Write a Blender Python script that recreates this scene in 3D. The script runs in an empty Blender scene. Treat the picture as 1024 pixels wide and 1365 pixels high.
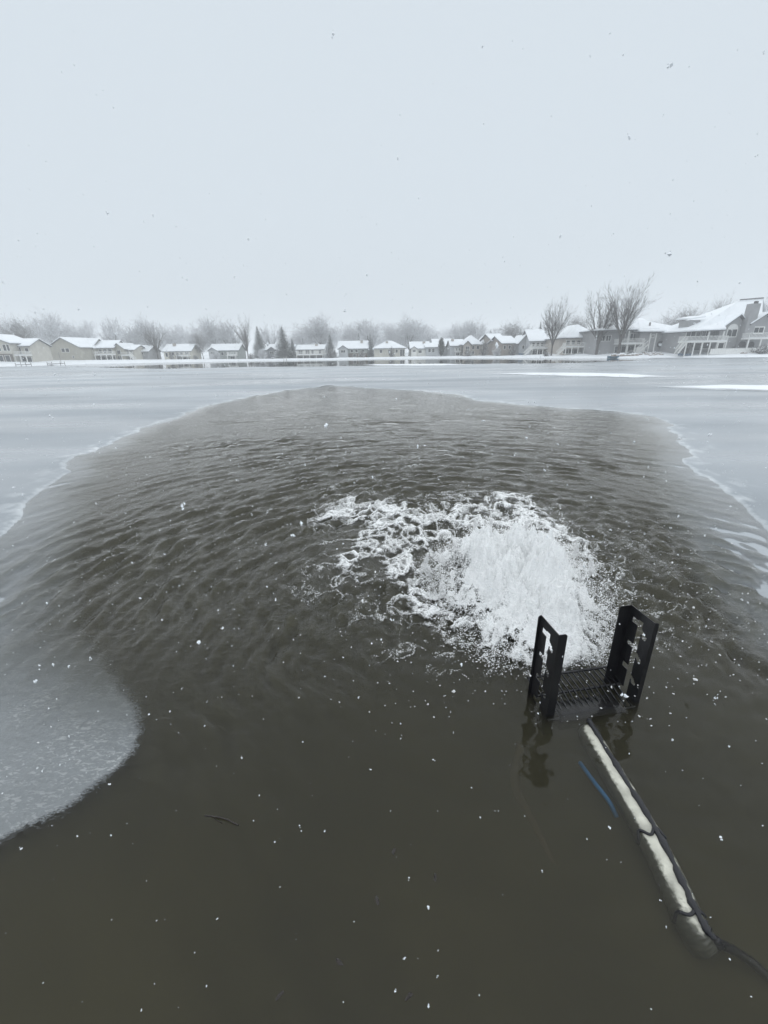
import bpy, math, random
import numpy as np
from math import sin, cos, pi, radians, sqrt, atan
C = bpy.context.scene
random.seed(7); RNG = np.random.default_rng(7)

# ---------------------------------------------------------------- camera
F, CH, CX, CY = 560.0, 2.0, 512.0, 682.5
PITCH, ROLL = atan((CY - 470) / F), radians(0.9)
cam_d = bpy.data.cameras.new('camera'); cam = bpy.data.objects.new('camera', cam_d)
C.collection.objects.link(cam); C.camera = cam
cam_d.sensor_fit = 'HORIZONTAL'; cam_d.sensor_width = 36; cam_d.lens = F / 1024 * 36
cam_d.clip_start = 0.02; cam_d.clip_end = 5000
cam.location = (0, 0, CH)
from mathutils import Matrix, Vector
cam.rotation_euler = (Matrix.Rotation(pi/2 - PITCH, 3, 'X') @ Matrix.Rotation(-ROLL, 3, 'Z')).to_euler()

# ---------------------------------------------------------------- world, sun, exposure
SUN_EL, SUN_AZ = radians(74), radians(20)
w = bpy.data.worlds.new('World'); C.world = w; w.use_nodes = True
nt = w.node_tree; nt.nodes.clear()
wo = nt.nodes.new('ShaderNodeOutputWorld'); bg = nt.nodes.new('ShaderNodeBackground')
sky = nt.nodes.new('ShaderNodeTexSky'); sky.sky_type = 'NISHITA'; sky.sun_disc = False
sky.sun_elevation = SUN_EL; sky.sun_rotation = SUN_AZ; sky.air_density = 1; sky.dust_density = 3
mx = nt.nodes.new('ShaderNodeMix'); mx.data_type = 'RGBA'; mx.inputs['Factor'].default_value = 0.975
mx.inputs['B'].default_value = (6.95, 7.70, 8.35, 1)          # the even overcast
nt.links.new(sky.outputs['Color'], mx.inputs['A']); nt.links.new(mx.outputs['Result'], bg.inputs['Color'])
nt.links.new(bg.outputs['Background'], wo.inputs['Surface']); bg.inputs['Strength'].default_value = 0.1
sl = bpy.data.lights.new('sun', 'SUN'); sl.energy = 1.4; sl.angle = radians(165); sl.color = (1, .985, .96)
so = bpy.data.objects.new('sun', sl); C.collection.objects.link(so)
so.rotation_euler = (pi/2 - SUN_EL, 0, pi - SUN_AZ)
C.view_settings.view_transform = 'Standard'; C.view_settings.look = 'None'
C.view_settings.exposure = 0; C.view_settings.gamma = 1; C.view_settings.use_curve_mapping = False
C.render.engine = 'CYCLES'
cy = C.cycles
cy.use_denoising = True; cy.max_bounces = 8; cy.diffuse_bounces = 5; cy.glossy_bounces = 3
cy.transmission_bounces = 4; cy.volume_bounces = 3; cy.transparent_max_bounces = 16
cy.sample_clamp_indirect = 6; cy.caustics_reflective = False; cy.caustics_refractive = False

# ---------------------------------------------------------------- helpers
def ray(x, y):
    u, v = x - CX, CY - y
    c, s = cos(ROLL), sin(ROLL)
    u, v = u*c + v*s, -u*s + v*c
    return np.array([u, F*cos(PITCH) + v*sin(PITCH), -F*sin(PITCH) + v*cos(PITCH)])
def G(x, y, z=0.0):                       # point on the level z seen at a place of the photograph
    d = ray(x, y); t = (z - CH) / d[2]; return d[0]*t, d[1]*t
def at(x, y, Y):                          # point at forward distance Y
    d = ray(x, y); t = Y / d[1]; return d[0]*t, Y, CH + d[2]*t

def nod(m, t, **k):
    n = m.node_tree.nodes.new(t)
    for a, b in k.items(): setattr(n, a, b)
    return n
def material(name, col, rough=.7, spec=.5, noise=None, snow=0, bump=None, metallic=0, var=.25):
    m = bpy.data.materials.new(name); m.use_nodes = True
    t = m.node_tree; b = t.nodes['Principled BSDF']; L = t.links.new
    b.inputs['Roughness'].default_value = rough; b.inputs['Specular IOR Level'].default_value = spec
    b.inputs['Metallic'].default_value = metallic
    tc = nod(m, 'ShaderNodeTexCoord')
    nz = nod(m, 'ShaderNodeTexNoise'); nz.inputs['Scale'].default_value = noise or 3; nz.inputs['Detail'].default_value = 5
    L(tc.outputs['Object'], nz.inputs['Vector'])
    mr = nod(m, 'ShaderNodeMapRange'); mr.inputs['To Min'].default_value = 1 - var; mr.inputs['To Max'].default_value = 1 + var
    mr.inputs['From Min'].default_value = .3; mr.inputs['From Max'].default_value = .7
    L(nz.outputs['Fac'], mr.inputs['Value'])
    vm = nod(m, 'ShaderNodeVectorMath', operation='SCALE'); vm.inputs[0].default_value = col[:3]
    L(mr.outputs['Result'], vm.inputs['Scale']); out = vm.outputs['Vector']
    if snow:                              # snow lying on the upward faces
        g = nod(m, 'ShaderNodeNewGeometry'); sx = nod(m, 'ShaderNodeSeparateXYZ'); L(g.outputs['Normal'], sx.inputs[0])
        r2 = nod(m, 'ShaderNodeMapRange'); r2.inputs['From Min'].default_value = .55 - snow*.7; r2.inputs['From Max'].default_value = .8 - snow*.5
        L(sx.outputs['Z'], r2.inputs['Value'])
        mi = nod(m, 'ShaderNodeMix', data_type='RGBA'); L(r2.outputs['Result'], mi.inputs['Factor']); L(out, mi.inputs['A'])
        mi.inputs['B'].default_value = (.82, .85, .88, 1); out = mi.outputs['Result']
    L(out, b.inputs['Base Color'])
    if bump:
        n2 = nod(m, 'ShaderNodeTexNoise'); n2.inputs['Scale'].default_value = bump[0]; n2.inputs['Detail'].default_value = 6
        L(tc.outputs['Object'], n2.inputs['Vector'])
        bp = nod(m, 'ShaderNodeBump'); bp.inputs['Distance'].default_value = bump[1]; bp.inputs['Strength'].default_value = 1
        L(n2.outputs['Fac'], bp.inputs['Height']); L(bp.outputs['Normal'], b.inputs['Normal'])
    return m
def siding(name, col):
    m = material(name, col, .75, noise=.8, var=.1); t = m.node_tree; L = t.links.new
    tc = nod(m, 'ShaderNodeTexCoord'); wv = nod(m, 'ShaderNodeTexWave', wave_type='BANDS', bands_direction='Z', wave_profile='SAW')
    wv.inputs['Scale'].default_value = 1.6; L(tc.outputs['Object'], wv.inputs['Vector'])
    bp = nod(m, 'ShaderNodeBump'); bp.inputs['Distance'].default_value = .02
    L(wv.outputs['Fac'], bp.inputs['Height']); L(bp.outputs['Normal'], t.nodes['Principled BSDF'].inputs['Normal'])
    return m
M = dict(
    snow=material('snow', (.84, .87, .9), .6, .3, noise=.7, var=.04, bump=(4, .03)),
    roof=material('dark shingle', (.09, .09, .1), .8, noise=5),
    trim=material('white trim', (.76, .76, .74), .6, noise=3, var=.08),
    glass=material('window glass', (.03, .035, .04), .08, .6, var=.1),
    dark=material('dark parts and arch shade', (.05, .045, .045), .8, noise=2),
    brown=material('brown boards', (.10, .08, .065), .75, noise=3),
    grey=material('weathered timber', (.22, .21, .2), .8, noise=6),
    bark=material('bark', (.10, .09, .085), .9, noise=8, snow=.35, bump=(20, .02)),
    twig=material('twigs', (.085, .075, .072), .9, noise=2, snow=.62),
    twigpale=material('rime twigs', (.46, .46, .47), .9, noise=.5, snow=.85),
    needle=material('needles', (.032, .045, .038), .9, noise=1.5, snow=.2, var=.5),
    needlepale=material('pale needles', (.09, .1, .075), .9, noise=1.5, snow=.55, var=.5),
    rock=material('rock', (.3, .25, .22), .85, noise=3, snow=.1, bump=(8, .05), var=.5),
    black=material('black powder coat', (.008, .008, .010), .38, .5, noise=40, var=.3, bump=(220, .0008)),
    rubber=material('black rubber', (.010, .010, .014), .35, .5, noise=30, bump=(90, .002)),
    pipe=material('white plastic pipe', (.50, .49, .42), .3, .5, noise=14, bump=(40, .002), var=.34),
    blue=material('blue plastic', (.01, .20, .46), .4, .5, noise=10),
    boatblue=material('blue hull', (.03, .13, .22), .4, noise=4),
    boatgrey=material('grey blue hull', (.12, .17, .23), .4, noise=4),
    silt=material('brown silt', (.07, .06, .022), .9, noise=.8, var=.6),
    mud=material('mud coated hose', (.13, .10, .05), .9, noise=6),
    twigw=material('wet twig', (.018, .013, .01), .5, noise=40),
)
SID = {k: siding('siding ' + k, tuple(min(.75, c*1.3) for c in v)) for k, v in dict(
    taupe=(.30, .285, .24), beige=(.40, .385, .34), yellow=(.46, .44, .38), grey=(.245, .245, .25), palegrey=(.36, .37, .38),
    green=(.24, .26, .25), white=(.58, .57, .54), dark=(.13, .135, .15), brown=(.24, .21, .19), stone=(.33, .30, .27)).items()}

class MB:
    def __init__(s): s.v = []; s.f = []
    def add(s, vs, fs):
        o = len(s.v); s.v += [tuple(p) for p in vs]; s.f += [tuple(i + o for i in f) for f in fs]; return s
    def box(s, x0, x1, y0, y1, z0, z1):
        return s.add([(x0,y0,z0),(x1,y0,z0),(x1,y1,z0),(x0,y1,z0),(x0,y0,z1),(x1,y0,z1),(x1,y1,z1),(x0,y1,z1)],
                     [(0,3,2,1),(4,5,6,7),(0,1,5,4),(1,2,6,5),(2,3,7,6),(3,0,4,7)])
    def bar(s, a, b, r, n=4, r2=None, cap=True):
        a, b = Vector(a), Vector(b); d = b - a
        if d.length < 1e-6: return s
        q = d.to_track_quat('Z', 'Y'); r2 = r if r2 is None else r2; vs = []
        for p, rr in ((a, r), (b, r2)):
            for i in range(n):
                t = 2*pi*(i + .5)/n; vs.append(p + q @ Vector((rr*cos(t), rr*sin(t), 0)))
        fs = [(i, (i+1) % n, n + (i+1) % n, n + i) for i in range(n)]
        if cap: fs += [tuple(range(n))[::-1], tuple(range(n, 2*n))]
        return s.add(vs, fs)
    def prism(s, pts, y0, y1):             # outline in x,z extruded along y
        n = len(pts); vs = [(x, y0, z) for x, z in pts] + [(x, y1, z) for x, z in pts]
        return s.add(vs, [tuple(range(n))[::-1] if 0 else tuple(range(n)), tuple(range(n, 2*n))[::-1]] + [(i, n+i, n+(i+1) % n, (i+1) % n) for i in range(n)])
    def mesh(s, name, mat, smooth=False):
        me = bpy.data.meshes.new(name); me.from_pydata(s.v, [], s.f); me.update()
        if mat: me.materials.append(mat)
        if smooth: me.polygons.foreach_set('use_smooth', [True]*len(me.polygons))
        return me
    def build(s, name, mat, parent=None, smooth=False, loc=(0,0,0), rz=0):
        return link(name, s.mesh(name, mat, smooth), parent, loc, rz)
def link(name, data, parent=None, loc=(0,0,0), rz=0):
    o = bpy.data.objects.new(name, data); C.collection.objects.link(o); o.parent = parent
    o.location = loc; o.rotation_euler = (0, 0, rz); return o
def tag(o, label=None, cat=None, group=None, kind=None):
    if label: o['label'] = label
    if cat: o['category'] = cat
    if group: o['group'] = group
    if kind: o['kind'] = kind
    return o
def thing(name, label, cat, loc=(0,0,0), rz=0, group=None):
    return tag(link(name, None, None, loc, rz), label, cat, group)
def copy_tree(o, parent=None):
    c = o.copy(); C.collection.objects.link(c); c.parent = parent
    for ch in list(o.children): copy_tree(ch, c)
    return c
def np_mesh(name, v, f, mat, smooth=True):
    me = bpy.data.meshes.new(name); v = np.asarray(v, np.float32); f = np.asarray(f, np.int32)
    me.vertices.add(len(v)); me.vertices.foreach_set('co', v.ravel())
    k = f.shape[1]; me.loops.add(f.size); me.loops.foreach_set('vertex_index', f.ravel())
    me.polygons.add(len(f)); me.polygons.foreach_set('loop_start', np.arange(0, f.size, k, dtype=np.int32))
    me.polygons.foreach_set('use_smooth', np.full(len(f), smooth)); me.update(calc_edges=True)
    if mat: me.materials.append(mat)
    return me
def attr(me, name, val):
    a = me.attributes.new(name, 'FLOAT', 'POINT'); a.data.foreach_set('value', np.asarray(val, np.float32).ravel())

def vnoise(x, y, seed=0):                  # smooth value noise, -1..1
    r = np.random.default_rng(seed).random((256, 256))*2 - 1
    xi, yi = np.floor(x).astype(int), np.floor(y).astype(int); fx, fy = x - xi, y - yi
    fx = fx*fx*fx*(fx*(fx*6-15)+10); fy = fy*fy*fy*(fy*(fy*6-15)+10)
    a, b = r[xi & 255, yi & 255], r[(xi+1) & 255, yi & 255]
    c, d = r[xi & 255, (yi+1) & 255], r[(xi+1) & 255, (yi+1) & 255]
    return (a*(1-fx)+b*fx)*(1-fy) + (c*(1-fx)+d*fx)*fy
def fbm(x, y, seed=0, o=4, g=.5):
    t, a, n = 0, 1, 0
    for i in range(o):
        t = t + a*vnoise(x*2**i + 17.3*i, y*2**i - 9.1*i, seed+i); n += a; a *= g
    return t/n
def sst(a, b, x):
    t = np.clip((x-a)/(b-a), 0, 1); return t*t*(3-2*t)
def poly_sd(px, py, poly):                 # signed distance, negative inside
    d = np.full(px.shape, 1e9); ins = np.zeros(px.shape, bool); n = len(poly)
    for i in range(n):
        ax, ay = poly[i]; bx, by = poly[(i+1) % n]; ex, ey = bx-ax, by-ay
        t = np.clip(((px-ax)*ex + (py-ay)*ey)/(ex*ex+ey*ey+1e-12), 0, 1)
        d = np.minimum(d, np.hypot(px-ax-t*ex, py-ay-t*ey))
        if by != ay: ins ^= ((ay > py) != (by > py)) & (px < ax + (py-ay)/(by-ay)*ex)
    return np.where(ins, -d, d)

# ---------------------------------------------------------------- the lake
# the open hole in the ice: outer line where the ice comes up dry, inner line where the drowned shelf ends
OUT = [G(*p) for p in [(-420,1120),(-300,960),(-120,800),(0,712),(40,662),(85,628),(125,600),(205,566),(255,548),(310,533),(380,520),(415,517),(440,513),(480,516),
    (520,518),(570,521),(610,526),(650,534),(700,540),(760,545),(820,548),(870,553),(898,561),(892,574),(896,586),(908,602),(938,630),(985,664),(1030,705),(1180,790),(1400,1000)]]
OUT += [(6, -6), (-6, -6)]
INN = [G(*p) for p in [(-420,1420),(-120,1210),(-40,1155),(0,1137),(30,1117),(62,1099),(95,1083),(128,1058),(155,1038),(176,1016),(196,992),(204,965),(200,930),(188,880),(165,830),(150,780),(140,730),(140,690),(150,650),(175,612),(222,576),(262,554),(312,537),(380,523.5),(415,520),(440,517),(480,519.5),
    (520,521.5),(570,524.5),(610,530),(650,538),(700,544),(760,551),(800,560),(822,572),(822,590),(830,610),(838,640),(850,680),(874,730),(905,790),(955,865),(1090,920),(1300,1110)]]
INN += [(5.9, -6), (-5.9, -6)]
S = np.array([1.15, 2.95])                 # where the jet comes up
srcs = []
_r = np.random.default_rng(3)
for lam, amp, n in [(.66, .0026, 7), (.40, .0031, 12), (.25, .0036, 18), (.15, .0028, 22), (.095, .0017, 22)]:
    for i in range(n):
        sp = .35 + lam*2.6
        srcs.append((S[0] + _r.normal()*sp, S[1] + _r.normal()*sp, lam*_r.uniform(.8, 1.25), amp*_r.uniform(.6, 1.3), _r.uniform(0, 6.28)))
def waves(x, y, cell, so_):                # so_ = signed distance to the outer line
    r0 = np.hypot(x-S[0], y-S[1]); z = np.zeros_like(x)
    wx, wy = x + .14*fbm(x*.9, y*.9, 40, 3), y + .14*fbm(x*.9, y*.9, 50, 3)
    for sx, sy, lam, a, ph in srcs:
        k = 2*pi/lam; r = np.hypot(wx-sx, wy-sy)
        fade = np.clip((lam/cell - 2.5)/3, 0, 1)
        s_ = np.sin(k*r + ph); z += a*fade*(s_ + .35*(1 - np.abs(s_))*2 - .35)/np.sqrt(1 + r*.10)
    env = .65 + .55*fbm(x*.5, y*.5, 60, 2)
    ang = (y - S[1] + .35*np.abs(x-S[0]))/(r0 + .3)
    front = .10 + .90*sst(-.55, .45, ang)
    near = 1 + .8*np.exp(-(r0/1.3)**2)*front
    edge = np.clip(-so_/(1.2 + .05*y), 0, 1)*.9 + .1*np.clip(-so_/.2, 0, 1)
    edge = edge*(1 - .88*sst(3.3, 2.1, y)*sst(-.6, -1.6, x))
    z = z + .0075*(1 - 2.6*np.abs(fbm(x*2.6 + .6*wy, y*3.6, 170, 3, .6)))*np.clip(.12/cell, 0, 1)
    calm = .0032*fbm(x*9, y*9, 150, 3)*np.clip(.05/cell, 0, 1)
    return (1.65*z*env*front*near*np.exp(-r0/45) + calm)*edge

def polar(r0, r1, nr, a0, a1, na, cx=0, cy=0):
    rr = r0*(r1/r0)**(np.arange(nr)/(nr-1)); uu = np.linspace(-1, 1, na); aa = (a0+a1)/2 + (a1-a0)/2*(uu if a1 < 1.4 else .55*uu + .45*uu**3)
    R, A = np.meshgrid(rr, aa, indexing='ij')
    X, Y = cx + R*np.sin(A), cy + R*np.cos(A)
    i = np.arange(nr*na).reshape(nr, na)
    f = np.stack([i[:-1,:-1], i[1:,:-1], i[1:,1:], i[:-1,1:]], -1).reshape(-1, 4)
    return X.ravel(), Y.ravel(), f, (R*np.gradient(aa)[None, :]).ravel(), i

FULL = radians(112)
X, Y, Fc, cell, idx = polar(.12, 260, 960, -FULL, FULL, 640)
so_ = poly_sd(X, Y, OUT)
Z = waves(X, Y, cell, so_)
def foam_f(x, y):                          # how much froth lies at a point
    dx, dy = x - S[0], y - S[1]; r = np.hypot(dx, dy); th = np.arctan2(dx, dy)
    wx, wy = x + .20*fbm(x*2, y*2, 5, 3), y + .20*fbm(x*2, y*2, 9, 3)
    d = poly_sd(wx, wy, PL) + .13*fbm(x*2.6, y*2.6, 66, 3)
    d2 = poly_sd(wx, wy, FO)
    U, V = th*2.4 + .3*fbm(x*1.5, y*1.5, 88, 2), np.hypot(wx-S[0], wy-S[1])
    rid = 1 - np.abs(fbm(U*1.9, V*3.2, 21, 4, .55))*4.0
    rid2 = 1 - np.abs(fbm(x*5.5, y*4.2, 33, 3, .55))*2.9
    net = np.maximum(rid, rid2*.8)
    e2 = sst(.12, -.28, d2); e1 = sst(.08, -.22, d)
    cl = sst(.26, .42, (y - 1.87)*.988 - (x - .93)*.156)
    tail = sst(.8, -.1, d2)*(1.0*net - .42)
    return np.clip(np.maximum(np.maximum(tail, e1*1.15 + .25*(net-.4)), e2*(.0 + 1.15*net) - (1-e2)*.6 - .10 - .75*np.exp(-((d-.13)/.09)**2)*sst(2.6, 3.4, y)*sst(-.4, .3, fbm(x*5, y*5, 180, 2))), -1, 1.3)*cl - .3*(1-cl)
PL = [G(*p) for p in [(792,905),(745,905),(700,888),(650,862),(600,815),(580,768),(600,738),(650,722),(700,722),(742,732),(772,755),(792,800),(800,850),(798,890)]]
FO = [G(*p) for p in [(812,908),(730,908),(655,906),(565,870),(512,815),(485,762),(430,786),(428,735),(480,705),(405,692),(450,652),(520,668),(600,664),(680,650),(738,664),(770,700),(822,730),(850,790),(835,880)]]
r0 = np.hypot(X-S[0], Y-S[1])

# water: clear skin over murky olive water
mw = bpy.data.materials.new('lake water'); mw.use_nodes = True; t = mw.node_tree; t.nodes.clear(); L = t.links.new
out = nod(mw, 'ShaderNodeOutputMaterial'); mix = nod(mw, 'ShaderNodeMixShader'); fr = nod(mw, 'ShaderNodeFresnel'); fr.inputs['IOR'].default_value = 1.333
gl = nod(mw, 'ShaderNodeBsdfGlossy'); gl.inputs['Roughness'].default_value = .03; tr = nod(mw, 'ShaderNodeBsdfTransparent')
tc = nod(mw, 'ShaderNodeTexCoord'); at_ = nod(mw, 'ShaderNodeAttribute', attribute_name='chop')
mp = nod(mw, 'ShaderNodeMapping'); mp.inputs['Scale'].default_value = (1, 1.5, 1); L(tc.outputs['Object'], mp.inputs['Vector'])
n1 = nod(mw, 'ShaderNodeTexNoise'); n1.inputs['Scale'].default_value = 9; n1.inputs['Detail'].default_value = 3; n1.inputs['Distortion'].default_value = .6
L(mp.outputs['Vector'], n1.inputs['Vector'])
n2 = nod(mw, 'ShaderNodeTexNoise'); n2.inputs['Scale'].default_value = 34; n2.inputs['Detail'].default_value = 2; n2.inputs['Distortion'].default_value = .8
L(mp.outputs['Vector'], n2.inputs['Vector'])
m1 = nod(mw, 'ShaderNodeMath', operation='MULTIPLY'); L(n1.outputs['Fac'], m1.inputs[0]); m1.inputs[1].default_value = .014
m2 = nod(mw, 'ShaderNodeMath', operation='MULTIPLY_ADD'); L(n2.outputs['Fac'], m2.inputs[0]); m2.inputs[1].default_value = .0034; L(m1.outputs[0], m2.inputs[2])
m3 = nod(mw, 'ShaderNodeMath', operation='MULTIPLY'); L(m2.outputs[0], m3.inputs[0]); L(at_.outputs['Fac'], m3.inputs[1])
bp = nod(mw, 'ShaderNodeBump'); bp.inputs['Distance'].default_value = 1; bp.inputs['Strength'].default_value = 1; L(m3.outputs[0], bp.inputs['Height'])
L(bp.outputs['Normal'], fr.inputs['Normal']); L(bp.outputs['Normal'], gl.inputs['Normal'])
L(fr.outputs['Fac'], mix.inputs['Fac']); L(tr.outputs[0], mix.inputs[1]); L(gl.outputs[0], mix.inputs[2]); L(mix.outputs[0], out.inputs['Surface'])
pv = nod(mw, 'ShaderNodeVolumePrincipled'); pv.inputs['Color'].default_value = (.240, .230, .158, 1); pv.inputs['Density'].default_value = 6.5
L(pv.outputs[0], out.inputs['Volume'])

nr, na = idx.shape
DEP = -1.4
# close the body: skirt and bottom
ring = np.concatenate([idx[0, :], idx[1:, -1], idx[-1, -2::-1], idx[-2:0:-1, 0]])
nb = len(X); base = np.arange(len(ring)) + nb
V = np.stack([np.concatenate([X, X[ring]]), np.concatenate([Y, Y[ring]]), np.concatenate([Z, np.full(len(ring), DEP)])], 1)
nxt = np.roll(np.arange(len(ring)), -1)
skirt = np.stack([ring, ring[nxt], base[nxt], base], 1)
cidx = len(V); V = np.vstack([V, [[X[ring].mean(), 60, DEP]]])
me = bpy.data.meshes.new('lake_water')
faces4 = np.vstack([Fc[:, ::-1], skirt[:, ::-1]]); tri = np.stack([base, base[nxt], np.full(len(ring), cidx)], 1)[:, ::-1]
me.vertices.add(len(V)); me.vertices.foreach_set('co', V.astype(np.float32).ravel())
allidx = np.concatenate([faces4.ravel(), tri.ravel()]).astype(np.int32); me.loops.add(len(allidx)); me.loops.foreach_set('vertex_index', allidx)
ls = np.concatenate([np.arange(len(faces4))*4, len(faces4)*4 + np.arange(len(tri))*3]).astype(np.int32)
me.polygons.add(len(ls)); me.polygons.foreach_set('loop_start', ls)
sm = np.zeros(len(ls), bool); sm[:len(Fc)] = True; me.polygons.foreach_set('use_smooth', sm); me.update(calc_edges=True)
me.materials.append(mw)
ang = (Y - S[1] + .35*np.abs(X-S[0]))/(r0 + .3)
chop = (.10 + .9*sst(-.5, .35, ang))*np.clip(-so_/.8, 0, 1)*(1 + .9*np.exp(-((r0-.9)/1.5)**2)*sst(-.5, .35, ang))*(.55+.45*np.exp(-r0/14))
chop = chop*(.60 + .40*np.exp(-r0/4.5)); chop = np.where(so_ > 0, .012, chop); chop = np.concatenate([chop, np.zeros(len(V)-len(chop))])
attr(me, 'chop', chop)
tag(link('lake_water', me), kind='structure')

# ice: drowned shelf that comes up to a dry grey sheet
mi_ = bpy.data.materials.new('lake ice'); mi_.use_nodes = True; t = mi_.node_tree; L = t.links.new; b = t.nodes['Principled BSDF']
tc = nod(mi_, 'ShaderNodeTexCoord')
def nz_(scale, det, vec=(1,1,1), dist=0):
    mp = nod(mi_, 'ShaderNodeMapping'); mp.inputs['Scale'].default_value = vec; L(tc.outputs['Object'], mp.inputs['Vector'])
    n = nod(mi_, 'ShaderNodeTexNoise'); n.inputs['Scale'].default_value = scale; n.inputs['Detail'].default_value = det; n.inputs['Distortion'].default_value = dist
    L(mp.outputs['Vector'], n.inputs['Vector']); return n.outputs['Fac']
def ramp(v, a, bb, lo, hi):
    r = nod(mi_, 'ShaderNodeMapRange'); L(v, r.inputs['Value'])
    for k, q in zip(('From Min','From Max','To Min','To Max'), (a, bb, lo, hi)): r.inputs[k].default_value = q
    return r.outputs['Result']
def mth(op, a, bb):
    n = nod(mi_, 'ShaderNodeMath', operation=op)
    for i, q in enumerate((a, bb)):
        if isinstance(q, (int, float)): n.inputs[i].default_value = q
        else: L(q, n.inputs[i])
    return n.outputs[0]
big = ramp(nz_(.045, 4, (.6, 1.6, 1), .5), .35, .65, .74, 1.16); med = ramp(nz_(.9, 5), .3, .7, .95, 1.05); fine = ramp(nz_(60, 3), .3, .7, .93, 1.07)
val = mth('MULTIPLY', mth('MULTIPLY', big, med), fine)
fra = nod(mi_, 'ShaderNodeAttribute', attribute_name='frost')
spk = ramp(nz_(34, 4, (.7, 1.6, 1), 1.2), .50, .60, 0, 1)
slu = nod(mi_, 'ShaderNodeAttribute', attribute_name='slush')
cm = nod(mi_, 'ShaderNodeMix', data_type='RGBA'); cm.inputs['A'].default_value = (.27, .303, .335, 1); cm.inputs['B'].default_value = (.80, .84, .86, 1)
L(mth('MAXIMUM', fra.outputs['Fac'], mth('MULTIPLY', spk, slu.outputs['Fac'])), cm.inputs['Factor'])
sc_ = nod(mi_, 'ShaderNodeVectorMath', operation='SCALE'); L(cm.outputs['Result'], sc_.inputs[0]); L(val, sc_.inputs['Scale'])
L(sc_.outputs['Vector'], b.inputs['Base Color'])
ala = nod(mi_, 'ShaderNodeAttribute', attribute_name='cover'); holes = ramp(nz_(70, 3, (.7, 1.5, 1), 1.0), .30, .62, -.30, .35)
am = mth('ADD', mth('MULTIPLY', ala.outputs['Fac'], 1.6), mth('MULTIPLY', holes, mth('SUBTRACT', 1.0, ala.outputs['Fac'])))
L(ramp(am, .35, 1.0, 0, 1), b.inputs['Alpha'])
L(ramp(nz_(.12, 4, (.5, 2, 1)), .35, .65, .22, .55), b.inputs['Roughness'])
bpn = nod(mi_, 'ShaderNodeBump'); bpn.inputs['Distance'].default_value = .002; L(nz_(45, 4), bpn.inputs['Height']); L(bpn.outputs['Normal'], b.inputs['Normal'])

X, Y, Fc, cell, idx = polar(.45, 150, 820, -FULL, FULL, 620)
wob = .03*fbm(X*3, Y*3, 70, 4); wobf = np.clip(cell*2, 0, .6)*fbm(X*.6, Y*.6, 75, 3) + .45*fbm(X*.8, Y*.8, 78, 4)*sst(4, 9, Y)
so_ = poly_sd(X, Y, OUT) + wob + wobf; si = poly_sd(X + .10*wob, Y, INN) + wob*1.3 + .022*fbm(X*13, Y*13, 72, 3) + wobf
dout = np.clip(-so_, 0, None); din = np.clip(si, 0, None)
tt = np.where(so_ > 0, 0, np.where(si < 0, 1, dout/(dout + din + 1e-6)))
slushw = sst(3.0, 1.6, Y)*sst(.2, -.6, X)                 # the crisp slab at the lower left
slushw = np.maximum(slushw, 0)
ztop = .012 + .004*fbm(X*.8, Y*.8, 3, 3)
soft = -(.004 + .012*tt + .16*tt**3.2); crisp = -(.004 + .007*tt)
bulge = .012*fbm(X*1.3, Y*1.3, 77, 3)*(tt > .02)*(1-slushw)
zsh = soft*(1-slushw) + crisp*slushw + bulge*.6
Zi = np.where(so_ > 0, ztop, ztop + (zsh - ztop)*sst(0, .06, dout))
rim = np.exp(-(so_/(.012 + cell*.9))**2)*(.35 + .65*sst(-.2, .4, fbm(X*2, Y*2, 90, 3)))
Zi += rim*.012
frost = rim*.20*sst(-.3, .3, fbm(X*1.5, Y*1.5, 92, 3)) + .12*np.clip(so_/30, 0, 1)
frost += .28*np.exp(-((so_-.1)/.25)**2)*sst(.1, .5, fbm(X*4, Y*4, 91, 3))
frost += .30*(tt > .01)*(1 - .6*tt) + .18*slushw*(tt > .01)
slush = slushw*sst(.2, .9, tt)*(.75+.5*fbm(X*5, Y*5, 95, 2)) + .25*(tt > .02)*(1-tt)
# the far edge of the ice: the strip of open water before the shore
FAR = [G(*p) for p in [(-400,490),(-100,489),(100,487.6),(175,491.5),(250,491),(330,489),(440,488),(560,486.6),(640,484.8),(720,484.6),(800,482.5),(850,480),(880,476.4),(960,474.2),(1100,472)]] + [(400, 120), (400, -60), (-400, -60)]
sf = poly_sd(X, Y, FAR) + 3*fbm(X*.08, Y*.5, 12, 3)
w_al = .15*slushw + (.10 + .55*sst(12, 3, Y))*(1 - slushw)
alp = np.maximum(sst(0, 1, si/w_al), sst(-.06, -.02, so_))
keep = (alp > 0) | (si > -.06)
keep = keep & (si > -.3) & (sf < 0)
fk = keep[Fc].all(1); Fk = Fc[fk]
used = np.unique(Fk); remap = np.full(len(X), -1); remap[used] = np.arange(len(used))
me = np_mesh('lake_ice', np.stack([X, Y, Zi], 1)[used], remap[Fk][:, ::-1], mi_)
attr(me, 'frost', np.clip(frost, 0, 1)[used]); attr(me, 'slush', np.clip(slush, 0, 1)[used]); attr(me, 'cover', alp[used])
tag(link('lake_ice', me), kind='structure')

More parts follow.
